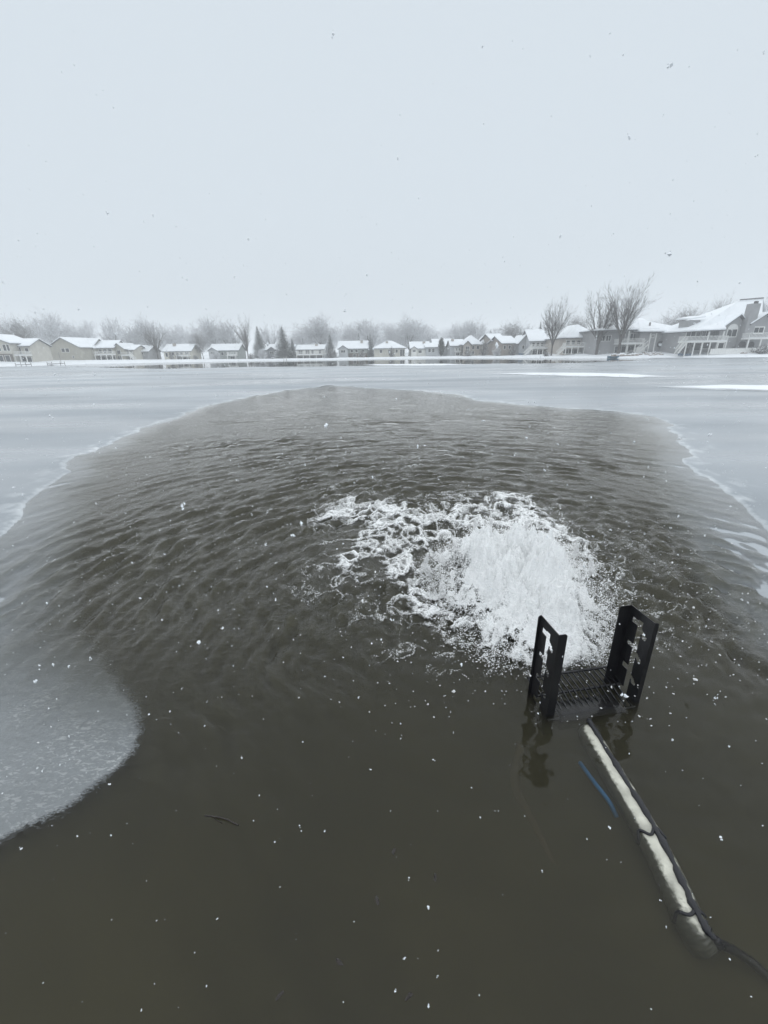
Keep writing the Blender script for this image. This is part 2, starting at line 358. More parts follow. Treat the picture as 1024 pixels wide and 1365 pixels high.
# bed and banks: one sheet of ground
def shore(az):                             # distance forward of the waterline, by bearing
    return np.interp(az, [-1.2, -.70, -.60, -.47, -.30, 0, .113, .18, .25, .33, .41, .485, .567, .656, .72, .9, 1.2],
                         [105, 117, 133, 146, 150, 152, 151, 145, 134, 122, 110, 103, 99, 92, 88, 80, 70])
def ground_z(x, y):
    az = np.arctan2(x, np.maximum(y, 1e-3)); d = y - shore(az) + 1.2*fbm(x*.12, y*.12, 8, 3)
    h = sst(-.6, 1.5, d)*.42 + sst(1, 12, d)*(.12 + .75*sst(.2, .6, np.abs(az + .06))) + sst(20, 160, d)*1.8 + .12*fbm(x*.15, y*.15, 14, 3)*sst(0, 6, d)
    return np.where(d < -1, -1.3, -1.3 + (h + 1.3)*sst(-1, .3, d))
X, Y, Fc, cell, idx = polar(60, 900, 260, -1.35, 1.35, 700)
Zg = ground_z(X, Y)
V = np.stack([X, Y, Zg], 1)
# near bed
n0 = len(V); inner = idx[0]; V = np.vstack([V, [[0, -40, -1.3]]])
fan = np.stack([inner[1:], inner[:-1], np.full(len(inner)-1, n0), np.full(len(inner)-1, n0)], 1)
me = bpy.data.meshes.new('snowy_ground')
allf = np.concatenate([Fc[:, ::-1].ravel(), fan[:, :3].ravel()]).astype(np.int32)
me.vertices.add(len(V)); me.vertices.foreach_set('co', V.astype(np.float32).ravel()); me.loops.add(len(allf)); me.loops.foreach_set('vertex_index', allf)
ls = np.concatenate([np.arange(len(Fc))*4, len(Fc)*4 + np.arange(len(fan))*3]).astype(np.int32)
me.polygons.add(len(ls)); me.polygons.foreach_set('loop_start', ls); me.polygons.foreach_set('use_smooth', np.ones(len(ls), bool)); me.update(calc_edges=True)
me.materials.append(M['snow']); tag(link('snowy_ground', me), kind='structure')
# the silty bed in the shallows by the near shore
gx, gy = np.meshgrid(np.linspace(-9, 9, 220), np.linspace(-1.5, 6, 120), indexing='ij')
zb_ = -.088 - .062*sst(.5, 2.0, gy) + .02*fbm(gx*1.1, gy*1.1, 160, 4) - 1.115*np.maximum(sst(1.9, 4.6, gy + .25*fbm(gx, gy, 163, 2)), sst(6, 9, np.abs(gx)))
i = np.arange(220*120).reshape(220, 120); f = np.stack([i[:-1,:-1], i[1:,:-1], i[1:,1:], i[:-1,1:]], -1).reshape(-1, 4)
tag(link('lake_bed', np_mesh('lake_bed', np.stack([gx, gy, zb_], -1).reshape(-1, 3), f, M['silt'])), kind='structure')
def gz(x, y): return float(ground_z(np.array([x]), np.array([y]))[0])

# snow drifted on the ice
ms = bpy.data.materials.new('drifted snow'); ms.use_nodes = True; t = ms.node_tree; L = t.links.new; b = t.nodes['Principled BSDF']
b.inputs['Base Color'].default_value = (.86, .89, .92, 1); b.inputs['Roughness'].default_value = .7
aa = nod(ms, 'ShaderNodeAttribute', attribute_name='cover'); tc = nod(ms, 'ShaderNodeTexCoord'); nn = nod(ms, 'ShaderNodeTexNoise'); nn.inputs['Scale'].default_value = .5; nn.inputs['Detail'].default_value = 7
L(tc.outputs['Object'], nn.inputs['Vector']); ma = nod(ms, 'ShaderNodeMath', operation='ADD'); L(aa.outputs['Fac'], ma.inputs[0]); L(nn.outputs['Fac'], ma.inputs[1])
mr = nod(ms, 'ShaderNodeMapRange'); mr.inputs['From Min'].default_value = .45; mr.inputs['From Max'].default_value = 1.25; L(ma.outputs[0], mr.inputs['Value']); L(mr.outputs['Result'], b.inputs['Alpha'])
def drift(pts, y0s, soft):
    poly = [G(*p, .02) for p in pts]; P_ = np.array(poly); x0, y0 = P_.min(0) - 1; x1, y1 = P_.max(0) + 1
    gx, gy = np.meshgrid(np.linspace(x0, x1, 160), np.linspace(y0, y1, 80), indexing='ij')
    sd = poly_sd(gx, gy, poly); cov = np.clip(-sd/soft, -.4, .8)
    i = np.arange(160*80).reshape(160, 80); f = np.stack([i[:-1,:-1], i[1:,:-1], i[1:,1:], i[:-1,1:]], -1).reshape(-1, 4)
    zz = .026 + .05*np.clip(-sd/soft, 0, 1)
    k = (sd < .5)[...].ravel(); f = f[k[f].all(1)]
    me = np_mesh('snow_drift', np.stack([gx, gy, zz], -1).reshape(-1, 3), f, ms); attr(me, 'cover', cov)
    tag(link('snow_drift', me), kind='structure')
drift([(640,498.5),(700,496.6),(780,496.8),(840,498),(905,502.5),(850,504.3),(790,502.8),(720,501)], 0, 1.6)
drift([(860,515.5),(950,512.5),(1040,513),(1150,515),(1160,526),(1040,523.5),(960,520.5),(895,518)], 0, 1.5)
drift([(480,485.5),(600,484.6),(640,486.6),(560,488),(490,487.5)], 0, 3)

# ---------------------------------------------------------------- the de-icer in front
fa = radians(9)
fx, fy = np.array([cos(fa), sin(fa)]), np.array([-sin(fa), cos(fa)])
def Vol(x, y): return tuple(np.array([.93, 1.87]) + fx*x + fy*y)
# drowned flanks of the pipe: dimming by the murky water put into the colour
t = M['pipe'].node_tree; L = t.links.new; b = t.nodes['Principled BSDF']; src_ = b.inputs['Base Color'].links[0].from_socket
g = nod(M['pipe'], 'ShaderNodeNewGeometry'); sx = nod(M['pipe'], 'ShaderNodeSeparateXYZ'); L(g.outputs['Position'], sx.inputs[0])
n9 = nod(M['pipe'], 'ShaderNodeTexNoise'); n9.inputs['Scale'].default_value = 55; n9.inputs['Detail'].default_value = 6; L(g.outputs['Position'], n9.inputs['Vector'])
a9 = nod(M['pipe'], 'ShaderNodeMath', operation='MULTIPLY_ADD'); L(n9.outputs['Fac'], a9.inputs[0]); a9.inputs[1].default_value = .032; L(sx.outputs['Z'], a9.inputs[2])
r9 = nod(M['pipe'], 'ShaderNodeMapRange'); r9.inputs['From Min'].default_value = .010; r9.inputs['From Max'].default_value = .022; L(a9.outputs[0], r9.inputs['Value'])
m9 = nod(M['pipe'], 'ShaderNodeMix', data_type='RGBA'); L(r9.outputs['Result'], m9.inputs['Factor']); m9.inputs['A'].default_value = (.10, .10, .075, 1); L(src_, m9.inputs['B']); L(m9.outputs['Result'], b.inputs['Base Color'])
root = thing('water_deicer', 'black steel frame with two slotted uprights and a grate, beside the white splash', 'de-icer', (*Vol(0, 0), 0), fa)
def slotted(n_slots, h, dep, z0):
    """plate in the y,z plane (y 0..dep), a zigzag keyhole slot cut along its height: rows of cells"""
    cells = []
    rows = 120; cols = 30; dz = (h - z0)/rows; dy = dep/cols
    pitch = (h - z0 - .05)/n_slots
    def inside(y, z):
        zz = h - z
        if zz < .05 or zz > h - z0 - .015: return False
        c = dep*.50
        if abs(y - c) < .019 and zz < n_slots*pitch + .04 - .02: return True
        k = (zz - .055) % pitch
        # notch running up and away, and a hook running down towards the near side
        a = y - c
        if 0 <= a < .062 and abs(k - .020) < .017: return True
        if -.052 < a < 0 and abs(k - (.045 - a*.6)) < .017: return True
        return (a + .045)**2 + (k - .080)**2 < .018**2
    return [[inside((j+.5)*dy, z0 + (i+.5)*dz) for j in range(cols)] for i in range(rows)], dy, dz
def channel(x, h, dep, z0, fl_near, fl_far, lean, label):
    grid, dy, dz = slotted(5, h, dep, z0); mb = MB(); tck = .004
    vid = {}
    def top(y): return h - .0 if True else 0
    def vx(i, j, s):
        k = (i, j, s)
        if k not in vid:
            z = z0 + i*dz; y = j*dy
            vid[k] = len(mb.v); mb.v.append((x + s*tck + lean*z, y, z))
        return vid[k]
    R_, C_ = len(grid), len(grid[0])
    sol = lambda i, j: 0 <= i < R_ and 0 <= j < C_ and not grid[i][j]
    for i in range(R_):
        for j in range(C_):
            if not sol(i, j): continue
            a, b_, c, d = (i, j), (i, j+1), (i+1, j+1), (i+1, j)
            for s in (0, 1):
                q = tuple(vx(*p, s) for p in (a, b_, c, d)); mb.f.append(q if s else q[::-1])
            for (p, q, ni, nj) in ((a, b_, i-1, j), (b_, c, i, j+1), (c, d, i+1, j), (d, a, i, j-1)):
                if not sol(ni, nj): mb.f.append((vx(*p, 0), vx(*q, 0), vx(*q, 1), vx(*p, 1)))
    web = mb.build('slotted_plate', M['black'], root)
    if label: web['label'] = label
    def flange(y0, y1, fl):
        n = 5; sg = 1 if fl > 0 else -1; r = .016; pts = [(0, z0), (abs(fl), z0), (abs(fl), h - r)]
        for k in range(1, n+1):
            a = k/n*pi/2; pts.append((abs(fl) - r + r*cos(a), h - r + r*sin(a)))
        pts.append((0, h))
        f = MB(); xb = x + (tck + .0005 if sg > 0 else -.0005)
        P2 = [(xb + sg*a + lean*z, z) for a, z in pts]
        f.prism(P2, y0, y1)
        f.build('flange', M['black'], root)
    flange(.0004, .0044, fl_near); flange(dep-.0044, dep-.0004, fl_far)
H1 = .565
channel(0.0, H1, .19, -.30, .048, -.016, .0, None)
channel(.580, H1, .19, -.30, .024, -.075, .0, None)
# grate between them, the near half sloping into the water
nb_ = 15
for k in range(nb_):
    x = .035 + k*(.585-.075)/(nb_-1)
    mb = MB(); mb.bar((x-.012, .25, .050), (x, .135, .030), .0052, 4); mb.bar((x, .135, .028), (x+.012, -.005, -.022), .0052, 4)
    mb.build('grate_bar', M['black'], root)
mb = MB(); mb.bar((.008, .252, .052), (.575, .252, .052), .009, 6); mb.bar((.008, .134, .018), (.580, .134, .018), .008, 6); mb.bar((.008, -.008, -.030), (.58, -.008, -.030), .008, 6)
mb.bar((.012, .252, .05), (.012, .13, .02), .007, 4); mb.bar((.575, .252, .05), (.575, .13, .02), .007, 4)
mb.build('grate_frame', M['black'], root)
mb = MB()      # housing under water, rounded; black top raised to stand in for dark reflections
ring_ = []
for k, (zz, g) in enumerate([(-.45, .09), (-.12, .06), (-.03, .03), (-.006, .05)]):
    ring_.append([(.05+g, -.07+g*1.3, zz), (.53-g, -.07+g*1.3, zz), (.55-g, .10, zz-.01), (.03+g, .10, zz-.01)])
vs = [p for r in ring_ for p in r]; fs = [(12, 13, 14, 15)]
for k in range(3):
    for i in range(4): fs.append((4*k+i, 4*k+(i+1) % 4, 4*k+4+(i+1) % 4, 4*k+4+i))
mb.add(vs, fs); mb.build('housing', M['rubber'], root)
mb = MB(); mb.bar((.30, .02, -.25), (.22, .35, -.16), .10, 20); mb.build('motor_tube', M['rubber'], root, smooth=False)
for x in (.006, .59):
    mb = MB(); mb.bar((x, .03, -.10), (x, .16, -.10), .03, 8); mb.build('bracket_foot', M['black'], root)

def tube(name, pts, rad, mat, parent=None, n=14, wob=0, seed=0):
    pts = [Vector(p) for p in pts]; rr = random.Random(seed); vs = []; fs = []
    for i, p in enumerate(pts):
        d = (pts[min(i+1, len(pts)-1)] - pts[max(i-1, 0)]).normalized(); sx = d.cross(Vector((0,0,1))).normalized(); up = sx.cross(d)
        r_ = rad[i] if isinstance(rad, list) else rad
        for k in range(n):
            a = 2*pi*k/n; q = r_*(1 + wob*rr.uniform(-1, 1)); vs.append(p + sx*q*cos(a) + up*q*sin(a))
    for i in range(len(pts)-1):
        for k in range(n): fs.append((i*n+k, i*n+(k+1) % n, (i+1)*n+(k+1) % n, (i+1)*n+k))
    fs += [tuple(range(n))[::-1], tuple(range((len(pts)-1)*n, len(pts)*n))]
    return MB().add(vs, fs).build(name, mat, parent, smooth=True)
def spline(ctrl, n):
    out = []; P_ = [Vector(c) for c in ctrl]; P_ = [P_[0]*2-P_[1]] + P_ + [P_[-1]*2-P_[-2]]
    for i in range(1, len(P_)-2):
        for k in range(n):
            t = k/n; a, b_, c, d = P_[i-1:i+3]
            out.append(.5*((2*b_) + (c-a)*t + (2*a-5*b_+4*c-d)*t*t + (3*b_-a-3*c+d)*t**3))
    return out + [P_[-2]]
p0 = G(781, 962); p1 = G(868, 1108); p2 = G(940, 1240)
PR = .057
proot = thing('float_pipe', 'white plastic float pipe lying half drowned, running from the black grate towards the lower right', 'pipe', (0, 0, 0))
line = spline([(p0[0], p0[1], -.046), (p1[0], p1[1], -.040), (p2[0]-.01, p2[1]+.05, -.050), (p2[0]+.015, p2[1]-.02, -.085)], 44)
pp = tube('pipe_body', line, [PR*min(1, .45+.55*sqrt(i/4))if i < 4 else PR for i in range(len(line)-3)] + [PR*.9, PR*.7, PR*.3], M['pipe'], proot, 28, .035, 1)
def on_pipe(f, ang, lift=0):
    i = f*(len(line)-1); a = line[int(i)]; b_ = line[min(int(i)+1, len(line)-1)]; p = a.lerp(b_, i-int(i))
    d = (b_-a).normalized() if (b_-a).length else Vector((0,-1,0)); sx = d.cross(Vector((0,0,1))).normalized(); up = sx.cross(d)
    return p + sx*(PR+lift)*sin(ang) + up*(PR+lift)*cos(ang)
for nm, f in (('strap', .34), ('strap', .655)):
    s_ = [on_pipe(f + .012*sin(a*5), a, .003) for a in np.linspace(-2.2, 2.2, 30)]
    tube(nm, s_, .0065, M['rubber'], proot, 6)
rr = random.Random(4); cab = []
for i in range(60):
    f = i/59; cab.append(on_pipe(f, -(.42 - .10*f) + rr.uniform(-.035, .035) , .004))
# side of the cable: right-hand flank seen from the dock
side = 1 if on_pipe(.5, .4)[0] > on_pipe(.5, -.4)[0] else -1
cab = [on_pipe(i/59, side*(.24 - .02*i/59 + rr.uniform(-.05, .05)), .003) for i in range(60)]
e1, e2, e3 = G(985, 1282, -.10), G(1030, 1322, -.12), G(1150, 1420, -.10)
tail = spline([tuple(cab[-1]), (*e1, -.06), (*e2, -.075), (*e3, -.12)], 12)[1:]
croot = tube('power_cable', cab + tail, [.013 + .003*sin(i*.9) + .002*sin(i*2.3) for i in range(60)] + [.016]*len(tail), M['rubber'], None, 8, .12, 5)
tag(croot, 'thick black power cable lying along the white pipe and sinking away at the lower right', 'cable')
# blue strap under the surface and a dark streak deeper down, added as a sunken tube
bl = spline([(*G(774, 1012, -.06), -.085), (*G(792, 1040, -.06), -.07), (*G(812, 1066, -.05), -.06), (*G(824, 1084, -.06), -.09)], 8)
tag(tube('blue_rope', bl, .011, M['blue'], None, 8), 'short blue rope end showing through the murky water beside the white pipe', 'rope')
ho = spline([(*G(695, 985, -.11), -.164), (*G(688, 1040, -.11), -.157), (*G(720, 1110, -.11), -.150), (*G(765, 1200, -.10), -.136), (*G(840, 1330, -.10), -.127)], 10)
tag(tube('drowned_streak', ho, .028, M['mud'], None, 10), 'dark streak sunk in the murky water left of the white pipe', 'streak')
# stick and leaves
st = spline([(*G(273, 1087), -.002), (*G(285, 1089), .003), (*G(300, 1092), .002), (*G(318, 1099), -.006)], 6)
sr = tag(tube('stick', st, .0038, M['twigw'], None, 6, .3, 3), 'short dark stick floating in the calm water at the lower left', 'stick')
tube('side_twig', [Vector((*G(284, 1089), .002)), Vector((*G(290, 1094), 0)), Vector((*G(296, 1097), -.003))], .0016, M['twigw'], sr, 5)
LV = [(503,1200,'alone left of centre near the bottom'), (372,1328,'near the bottom edge, lowest of the drowned leaves'), (452,1282,'above the bottom edge left of centre'), (580,1170,'below the middle of the calm water'), (525,1135,'highest of the drowned leaves in the calm water'), (545,1328,'near the bottom edge right of centre')]
for k, (x, y, lab) in enumerate(LV):
    g = G(x, y); r3 = random.Random(k); n = 9; a0 = r3.uniform(0, 6)
    pts = [(.016*cos(2*pi*i/n)*(1+r3.uniform(-.25, .25)), .0065*sin(2*pi*i/n)*(1+r3.uniform(-.3, .3)), .002*sin(i*2.3)) for i in range(n)]
    mb = MB().add([(0, 0, .003)] + pts + [(0, 0, -.002)], [(0, 1+i, 1+(i+1) % n) for i in range(n)] + [(n+1, 1+(i+1) % n, 1+i) for i in range(n)])
    tag(mb.build('drowned_leaf', M['twigw'], None, loc=(g[0], g[1], 0), rz=a0), 'dark curled leaf on the water, ' + lab, 'leaf', 'dark leaves on the calm water')

# ---------------------------------------------------------------- froth, splash and drops
mf = bpy.data.materials.new('froth'); mf.use_nodes = True; t = mf.node_tree; L = t.links.new; b = t.nodes['Principled BSDF']
b.inputs['Roughness'].default_value = .35; b.inputs['Subsurface Weight'].default_value = 0
tc = nod(mf, 'ShaderNodeTexCoord'); fa_ = nod(mf, 'ShaderNodeAttribute', attribute_name='foam')
vo = nod(mf, 'ShaderNodeTexVoronoi'); vo.inputs['Scale'].default_value = 75; L(tc.outputs['Object'], vo.inputs['Vector'])
n3 = nod(mf, 'ShaderNodeTexNoise'); n3.inputs['Scale'].default_value = 26; n3.inputs['Detail'].default_value = 7; n3.inputs['Roughness'].default_value = .7; n3.inputs['Distortion'].default_value = 1.2; L(tc.outputs['Object'], n3.inputs['Vector'])
ad = nod(mf, 'ShaderNodeMath', operation='MULTIPLY_ADD'); L(vo.outputs['Distance'], ad.inputs[0]); ad.inputs[1].default_value = .55; L(n3.outputs['Fac'], ad.inputs[2])
su = nod(mf, 'ShaderNodeMath', operation='SUBTRACT'); L(fa_.outputs['Fac'], su.inputs[0]); L(ad.outputs[0], su.inputs[1])
al = nod(mf, 'ShaderNodeMapRange'); al.inputs['From Min'].default_value = -.48; al.inputs['From Max'].default_value = .22; L(su.outputs[0], al.inputs['Value']); L(al.outputs['Result'], b.inputs['Alpha'])
cr = nod(mf, 'ShaderNodeMapRange'); cr.inputs['From Min'].default_value = .3; cr.inputs['From Max'].default_value = .75; cr.inputs['To Min'].default_value = .86; cr.inputs['To Max'].default_value = .98; L(n3.outputs['Fac'], cr.inputs['Value'])
vs_ = nod(mf, 'ShaderNodeVectorMath', operation='SCALE'); vs_.inputs[0].default_value = (.99, 1, 1); L(cr.outputs['Result'], vs_.inputs['Scale']); L(vs_.outputs['Vector'], b.inputs['Base Color'])
bf = nod(mf, 'ShaderNodeBump'); bf.inputs['Distance'].default_value = .012; bf.inputs['Strength'].default_value = .8; L(ad.outputs[0], bf.inputs['Height']); L(bf.outputs['Normal'], b.inputs['Normal'])

md = bpy.data.materials.new('white water drops'); md.use_nodes = True; b = md.node_tree.nodes['Principled BSDF']
b.inputs['Base Color'].default_value = (.98, .98, .98, 1); b.inputs['Roughness'].default_value = .15
tl = nod(md, 'ShaderNodeBsdfTranslucent'); tl.inputs['Color'].default_value = (.98, .98, .98, 1); mm = nod(md, 'ShaderNodeMixShader'); mm.inputs['Fac'].default_value = .42
L = md.node_tree.links.new; L(b.outputs[0], mm.inputs[1]); L(tl.outputs[0], mm.inputs[2]); L(mm.outputs[0], md.node_tree.nodes['Material Output'].inputs['Surface'])

nx, ny = 640, 860
gx, gy = np.meshgrid(np.linspace(-1.0, 3.1, nx), np.linspace(1.9, 7.4, ny), indexing='ij')
sog = poly_sd(gx, gy, OUT); wz = waves(gx, gy, np.full(gx.shape, .012), sog)
ff = foam_f(gx, gy)
dpl = poly_sd(gx + .20*fbm(gx*3, gy*3, 4, 3), gy + .20*fbm(gx*3, gy*3, 6, 3), PL) + .08*fbm(gx*5, gy*5, 8, 3)
def mound(x, y, d):
    up = sst(.04, -.42, d)
    h = .22*up*(.40 + .60*sst(2.2, 3.0, y))
    rough = fbm(x*4.5, y*4.5, 101, 5, .62); rid = 1 - np.abs(fbm(x*9, y*9, 111, 4, .6))*2.2
    return h*(1 + 1.35*rough) + up*.07*rid + up*.045*np.abs(fbm(x*17, y*17, 140, 3)) + up*.035*fbm(x*40, y*40, 120, 2)
zf = wz + .004 + .024*np.clip(ff, 0, 1.1)*(1 + .8*fbm(gx*14, gy*14, 130, 3)) + mound(gx, gy, dpl)
i = np.arange(nx*ny).reshape(nx, ny); f = np.stack([i[:-1,:-1], i[1:,:-1], i[1:,1:], i[:-1,1:]], -1).reshape(-1, 4)
k = (ff > -.02).ravel(); f = f[k[f].any(1)]
fs_a = np.clip(ff + .25*(dpl < 0) - 1.1*sst(.15, .5, fbm(gx*9, gy*9, 190, 4, .6))*sst(-.40, -.08, dpl)*(dpl < .1), 0, 1.6)
me = np_mesh('foam', np.stack([gx, gy, zf], -1).reshape(-1, 3), f, mf); attr(me, 'foam', fs_a)
tag(link('foam', me), 'white froth boiling up and spreading over the water beyond the black grate', 'foam', kind='stuff')

# octahedral drops, thrown up along arcs
OV = np.array([(1,0,0),(-1,0,0),(0,1,0),(0,-1,0),(0,0,1),(0,0,-1)], float)
OF = np.array([(0,2,4),(2,1,4),(1,3,4),(3,0,4),(2,0,5),(1,2,5),(3,1,5),(0,3,5)])
def blobs(name, pos, size, vel, mat):      # each drop drawn out a little along its flight
    n = len(pos); vn = vel/(np.linalg.norm(vel, axis=1, keepdims=True) + 1e-9)
    v = OV[None]*size[:, None, None]*(1 + .35*RNG.normal(size=(n, 6, 1)).clip(-1, 1))
    st_ = (v*vn[:, None]).sum(-1, keepdims=True)*vn[:, None]
    v = v + st_*RNG.uniform(0, 1.1, (n, 1, 1)) + pos[:, None]
    f = (OF[None] + 6*np.arange(n)[:, None, None]).reshape(-1, 3)
    return np_mesh(name, v.reshape(-1, 3), f, mat, False)
Pp, Sz, Vv = [], [], []
g_ = 9.8
def inside_PL(n):
    P_ = np.array(PL); o = []
    while len(o) < n:
        q = RNG.uniform(P_.min(0), P_.max(0), (n*2, 2)); dd = poly_sd(q[:, 0], q[:, 1], PL); o += list(q[dd < .03])
    return np.array(o[:n])
njet = 300
org = inside_PL(njet)
for j in range(njet):
    x0, y0 = org[j]; dc = poly_sd(np.array([x0]), np.array([y0]), PL)[0]
    out_ = np.array([x0 - 1.25, y0 - 2.55]); out_ = out_/(np.linalg.norm(out_) + .1)
    vz = RNG.uniform(.8, 2.5)*(1 if RNG.random() < .85 else 1.28); vh = out_*RNG.uniform(.1, 1.0) + RNG.normal(size=2)*.25 + np.array([-.15, .35])
    T = RNG.uniform(.35, 1)*2*vz/g_; m_ = int(RNG.integers(20, 60))
    tt_ = np.sort(RNG.random(m_))*T
    z00 = .06 + .2*sst(.02, -.45, dc)*RNG.random()
    p = np.stack([x0 + vh[0]*tt_, y0 + vh[1]*tt_, z00 + vz*tt_ - .5*g_*tt_**2], 1) + RNG.normal(size=(m_, 3))*np.linspace(.006, .022, m_)[:, None]
    s_ = .0056*np.linspace(1, .45, m_)*RNG.uniform(.4, 1.3, m_)
    Pp.append(p); Sz.append(s_); Vv.append(np.stack([np.full(m_, vh[0]), np.full(m_, vh[1]), vz - g_*tt_], 1))
# the loose skin of drops over the heap
P_ = np.array(PL); n = 110000
q = RNG.uniform(P_.min(0) - .35, P_.max(0) + .35, (n, 2)); dd = poly_sd(q[:, 0], q[:, 1], PL)
cl_ = 1 - np.abs(fbm(q[:, 0]*8, q[:, 1]*8, 210, 4, .6))*3.2          # threads of water, dark holes between
pr_ = sst(.30, .0, dd)*sst(-.05, .6, cl_)*(.12 + .88*sst(-.22, -.04, dd)); k = RNG.random(n) < pr_*.85
q, dd, cl_ = q[k], dd[k], cl_[k]; n = len(q); hz_ = np.clip(mound(q[:, 0], q[:, 1], dd), 0, 1)
Pp.append(np.stack([q[:, 0], q[:, 1], hz_*.95 + .012 + RNG.exponential(.030, n)*(.4 + .8*sst(.2, -.2, dd))], 1)); Sz.append(RNG.uniform(.0012, .0038, n)*(1 + .6*(RNG.random(n) < .08))); Vv.append(RNG.normal(size=(n, 3)))
# fingers of water standing up at the far rim
for x, y, hh in [(565,766,.20), (572,770,.10), (606,742,.10), (633,716,.17), (640,722,.10), (652,714,.16), (668,720,.09), (697,716,.17), (703,720,.09), (722,728,.10), (745,738,.08), (764,745,.13), (790,770,.12), (590,800,.1), (650,735,.22), (680,740,.25), (715,745,.22), (740,770,.2), (620,760,.2)]:
    g1 = G(x, y); hh = hh*1.25; m_ = 420; tv = RNG.random(m_)**.7; ln_ = RNG.normal(size=2)*.3
    rad_ = .020*(1 - tv)**.6 + .005
    Pp.append(np.stack([g1[0] + ln_[0]*tv*hh + RNG.normal(size=m_)*rad_*.7, g1[1] + ln_[1]*tv*hh + RNG.normal(size=m_)*rad_*.7, .02 + tv*hh], 1)); Sz.append(RNG.uniform(.004, .008, m_)*(1-.4*tv)); Vv.append(np.tile([0, 0, 1.], (m_, 1)))
# chains of drops round the heap
for j in range(520):
    k_ = RNG.integers(0, len(PL)); e0, e1_ = np.array(PL[k_]), np.array(PL[(k_+1) % len(PL)])
    p_ = e0 + (e1_-e0)*RNG.random(); dr = RNG.normal(size=3)*np.array([1, 1, .6]); dr /= np.linalg.norm(dr); m_ = int(RNG.integers(5, 16))
    tv = np.sort(RNG.random(m_))*RNG.uniform(.03, .13); bend = RNG.normal(size=3)*3
    p = np.array([p_[0], p_[1], RNG.uniform(.0, .16)]) + RNG.normal(size=3)*np.array([.10, .10, 0]) + tv[:, None]*dr + (tv**2)[:, None]*bend + RNG.normal(size=(m_, 3))*.006
    p[:, 2] = np.abs(p[:, 2]) + .01
    Pp.append(p); Sz.append(RNG.uniform(.0016, .0050, m_)); Vv.append(np.tile(dr, (m_, 1)))
pos = np.vstack(Pp); siz = np.concatenate(Sz); vel = np.vstack(Vv)
kk = (pos[:, 2] > 0) & (((pos[:, 1] - 1.87)*.988 - (pos[:, 0] - .93)*.156 > .29) | (RNG.random(len(pos)) < .012)); pos, siz, vel = pos[kk], siz[kk], vel[kk]
tag(link('splash', blobs('splash', pos, siz, vel, md)), 'tall white splash of frozen drops and water strings thrown up behind the black grate', 'splash', kind='stuff')
# far flung single drops
n = 1500; a = RNG.uniform(0, 2*pi, n); rd = RNG.gamma(2.2, .42, n)
px_, py_ = S[0] + .2 + rd*np.sin(a)*1.25, S[1] + rd*np.cos(a)*1.1
zz = RNG.exponential(.13, n)*np.exp(-rd*.25) + .005
kk = (py_ > 1.7)
pos = np.stack([px_, py_, zz], 1)[kk]; siz = (RNG.uniform(.0018, .0052, n)*(1 + 1.2*(RNG.random(n) < .04)))[kk]
tag(link('flying_drops', blobs('flying_drops', pos, siz, RNG.normal(size=(len(pos), 3)), md)), 'loose water drops flying out all round the white splash', 'drops', kind='stuff')
# tall fingers of water at the rim of the splash
for j, (x, y, hgt) in enumerate([(563,758,.16), (634,705,.16), (651,702,.12), (696,700,.13), (762,722,.12), (604,722,.10), (812,745,.14)]):
    pass

# ---------------------------------------------------------------- houses along the far shore
def slab(mb, quad, th):
    q = [Vector(p) for p in quad]; up = Vector((0, 0, th)); n = len(q)
    vs = q + [p + up for p in q]
    mb.add(vs, [tuple(range(n))[::-1], tuple(range(n, 2*n))] + [(i, (i+1) % n, n+(i+1) % n, n+i) for i in range(n)])
def add_roof(parent, w_, dp, he, hr, kind, x0=None, oh=.5, snowt=.22):
    x0 = -w_/2 if x0 is None else x0; x1 = x0 + w_; xa, xb, ya, yb = x0-oh, x1+oh, -oh, dp+oh; xm, ym = (x0+x1)/2, dp/2
    if kind == 'side':
        ov = (hr-he)/(dp/2)*oh; pl = [[(xa, ya, he-ov), (xb, ya, he-ov), (xb, ym, hr), (xa, ym, hr)], [(xb, yb, he-ov), (xa, yb, he-ov), (xa, ym, hr), (xb, ym, hr)]]
    elif kind == 'gable':
        ov = (hr-he)/(w_/2)*oh; pl = [[(xa, yb, he-ov), (xa, ya, he-ov), (xm, ya, hr), (xm, yb, hr)], [(xb, ya, he-ov), (xb, yb, he-ov), (xm, yb, hr), (xm, ya, hr)]]
    else:
        i_ = min(w_, dp)*.42; xl, xr = (x0+i_, x1-i_) if w_ >= dp else (xm-.3, xm+.3)
        yl, yr = (ym, ym) if w_ >= dp else (i_, dp-i_)
        if w_ >= dp: pl = [[(xa,ya,he-.1),(xb,ya,he-.1),(xr,ym,hr),(xl,ym,hr)], [(xb,yb,he-.1),(xa,yb,he-.1),(xl,ym,hr),(xr,ym,hr)], [(xa,yb,he-.1),(xa,ya,he-.1),(xl,ym,hr)], [(xb,ya,he-.1),(xb,yb,he-.1),(xr,ym,hr)]]
        else: pl = [[(xa,ya,he-.1),(xb,ya,he-.1),(xm,yl,hr)], [(xb,yb,he-.1),(xa,yb,he-.1),(xm,yr,hr)], [(xa,yb,he-.1),(xa,ya,he-.1),(xm,yl,hr),(xm,yr,hr)], [(xb,ya,he-.1),(xb,yb,he-.1),(xm,yr,hr),(xm,yl,hr)]]
    a, s_ = MB(), MB()
    for q in pl:
        slab(a, q, .14); slab(s_, [(x*.999, y*.999 + (0.02 if y < 0 else 0), z+.145) for x, y, z in q], snowt)
    r = a.build('roof', M['roof'], parent); s_.build('snow_layer', M['snow'], r); return r
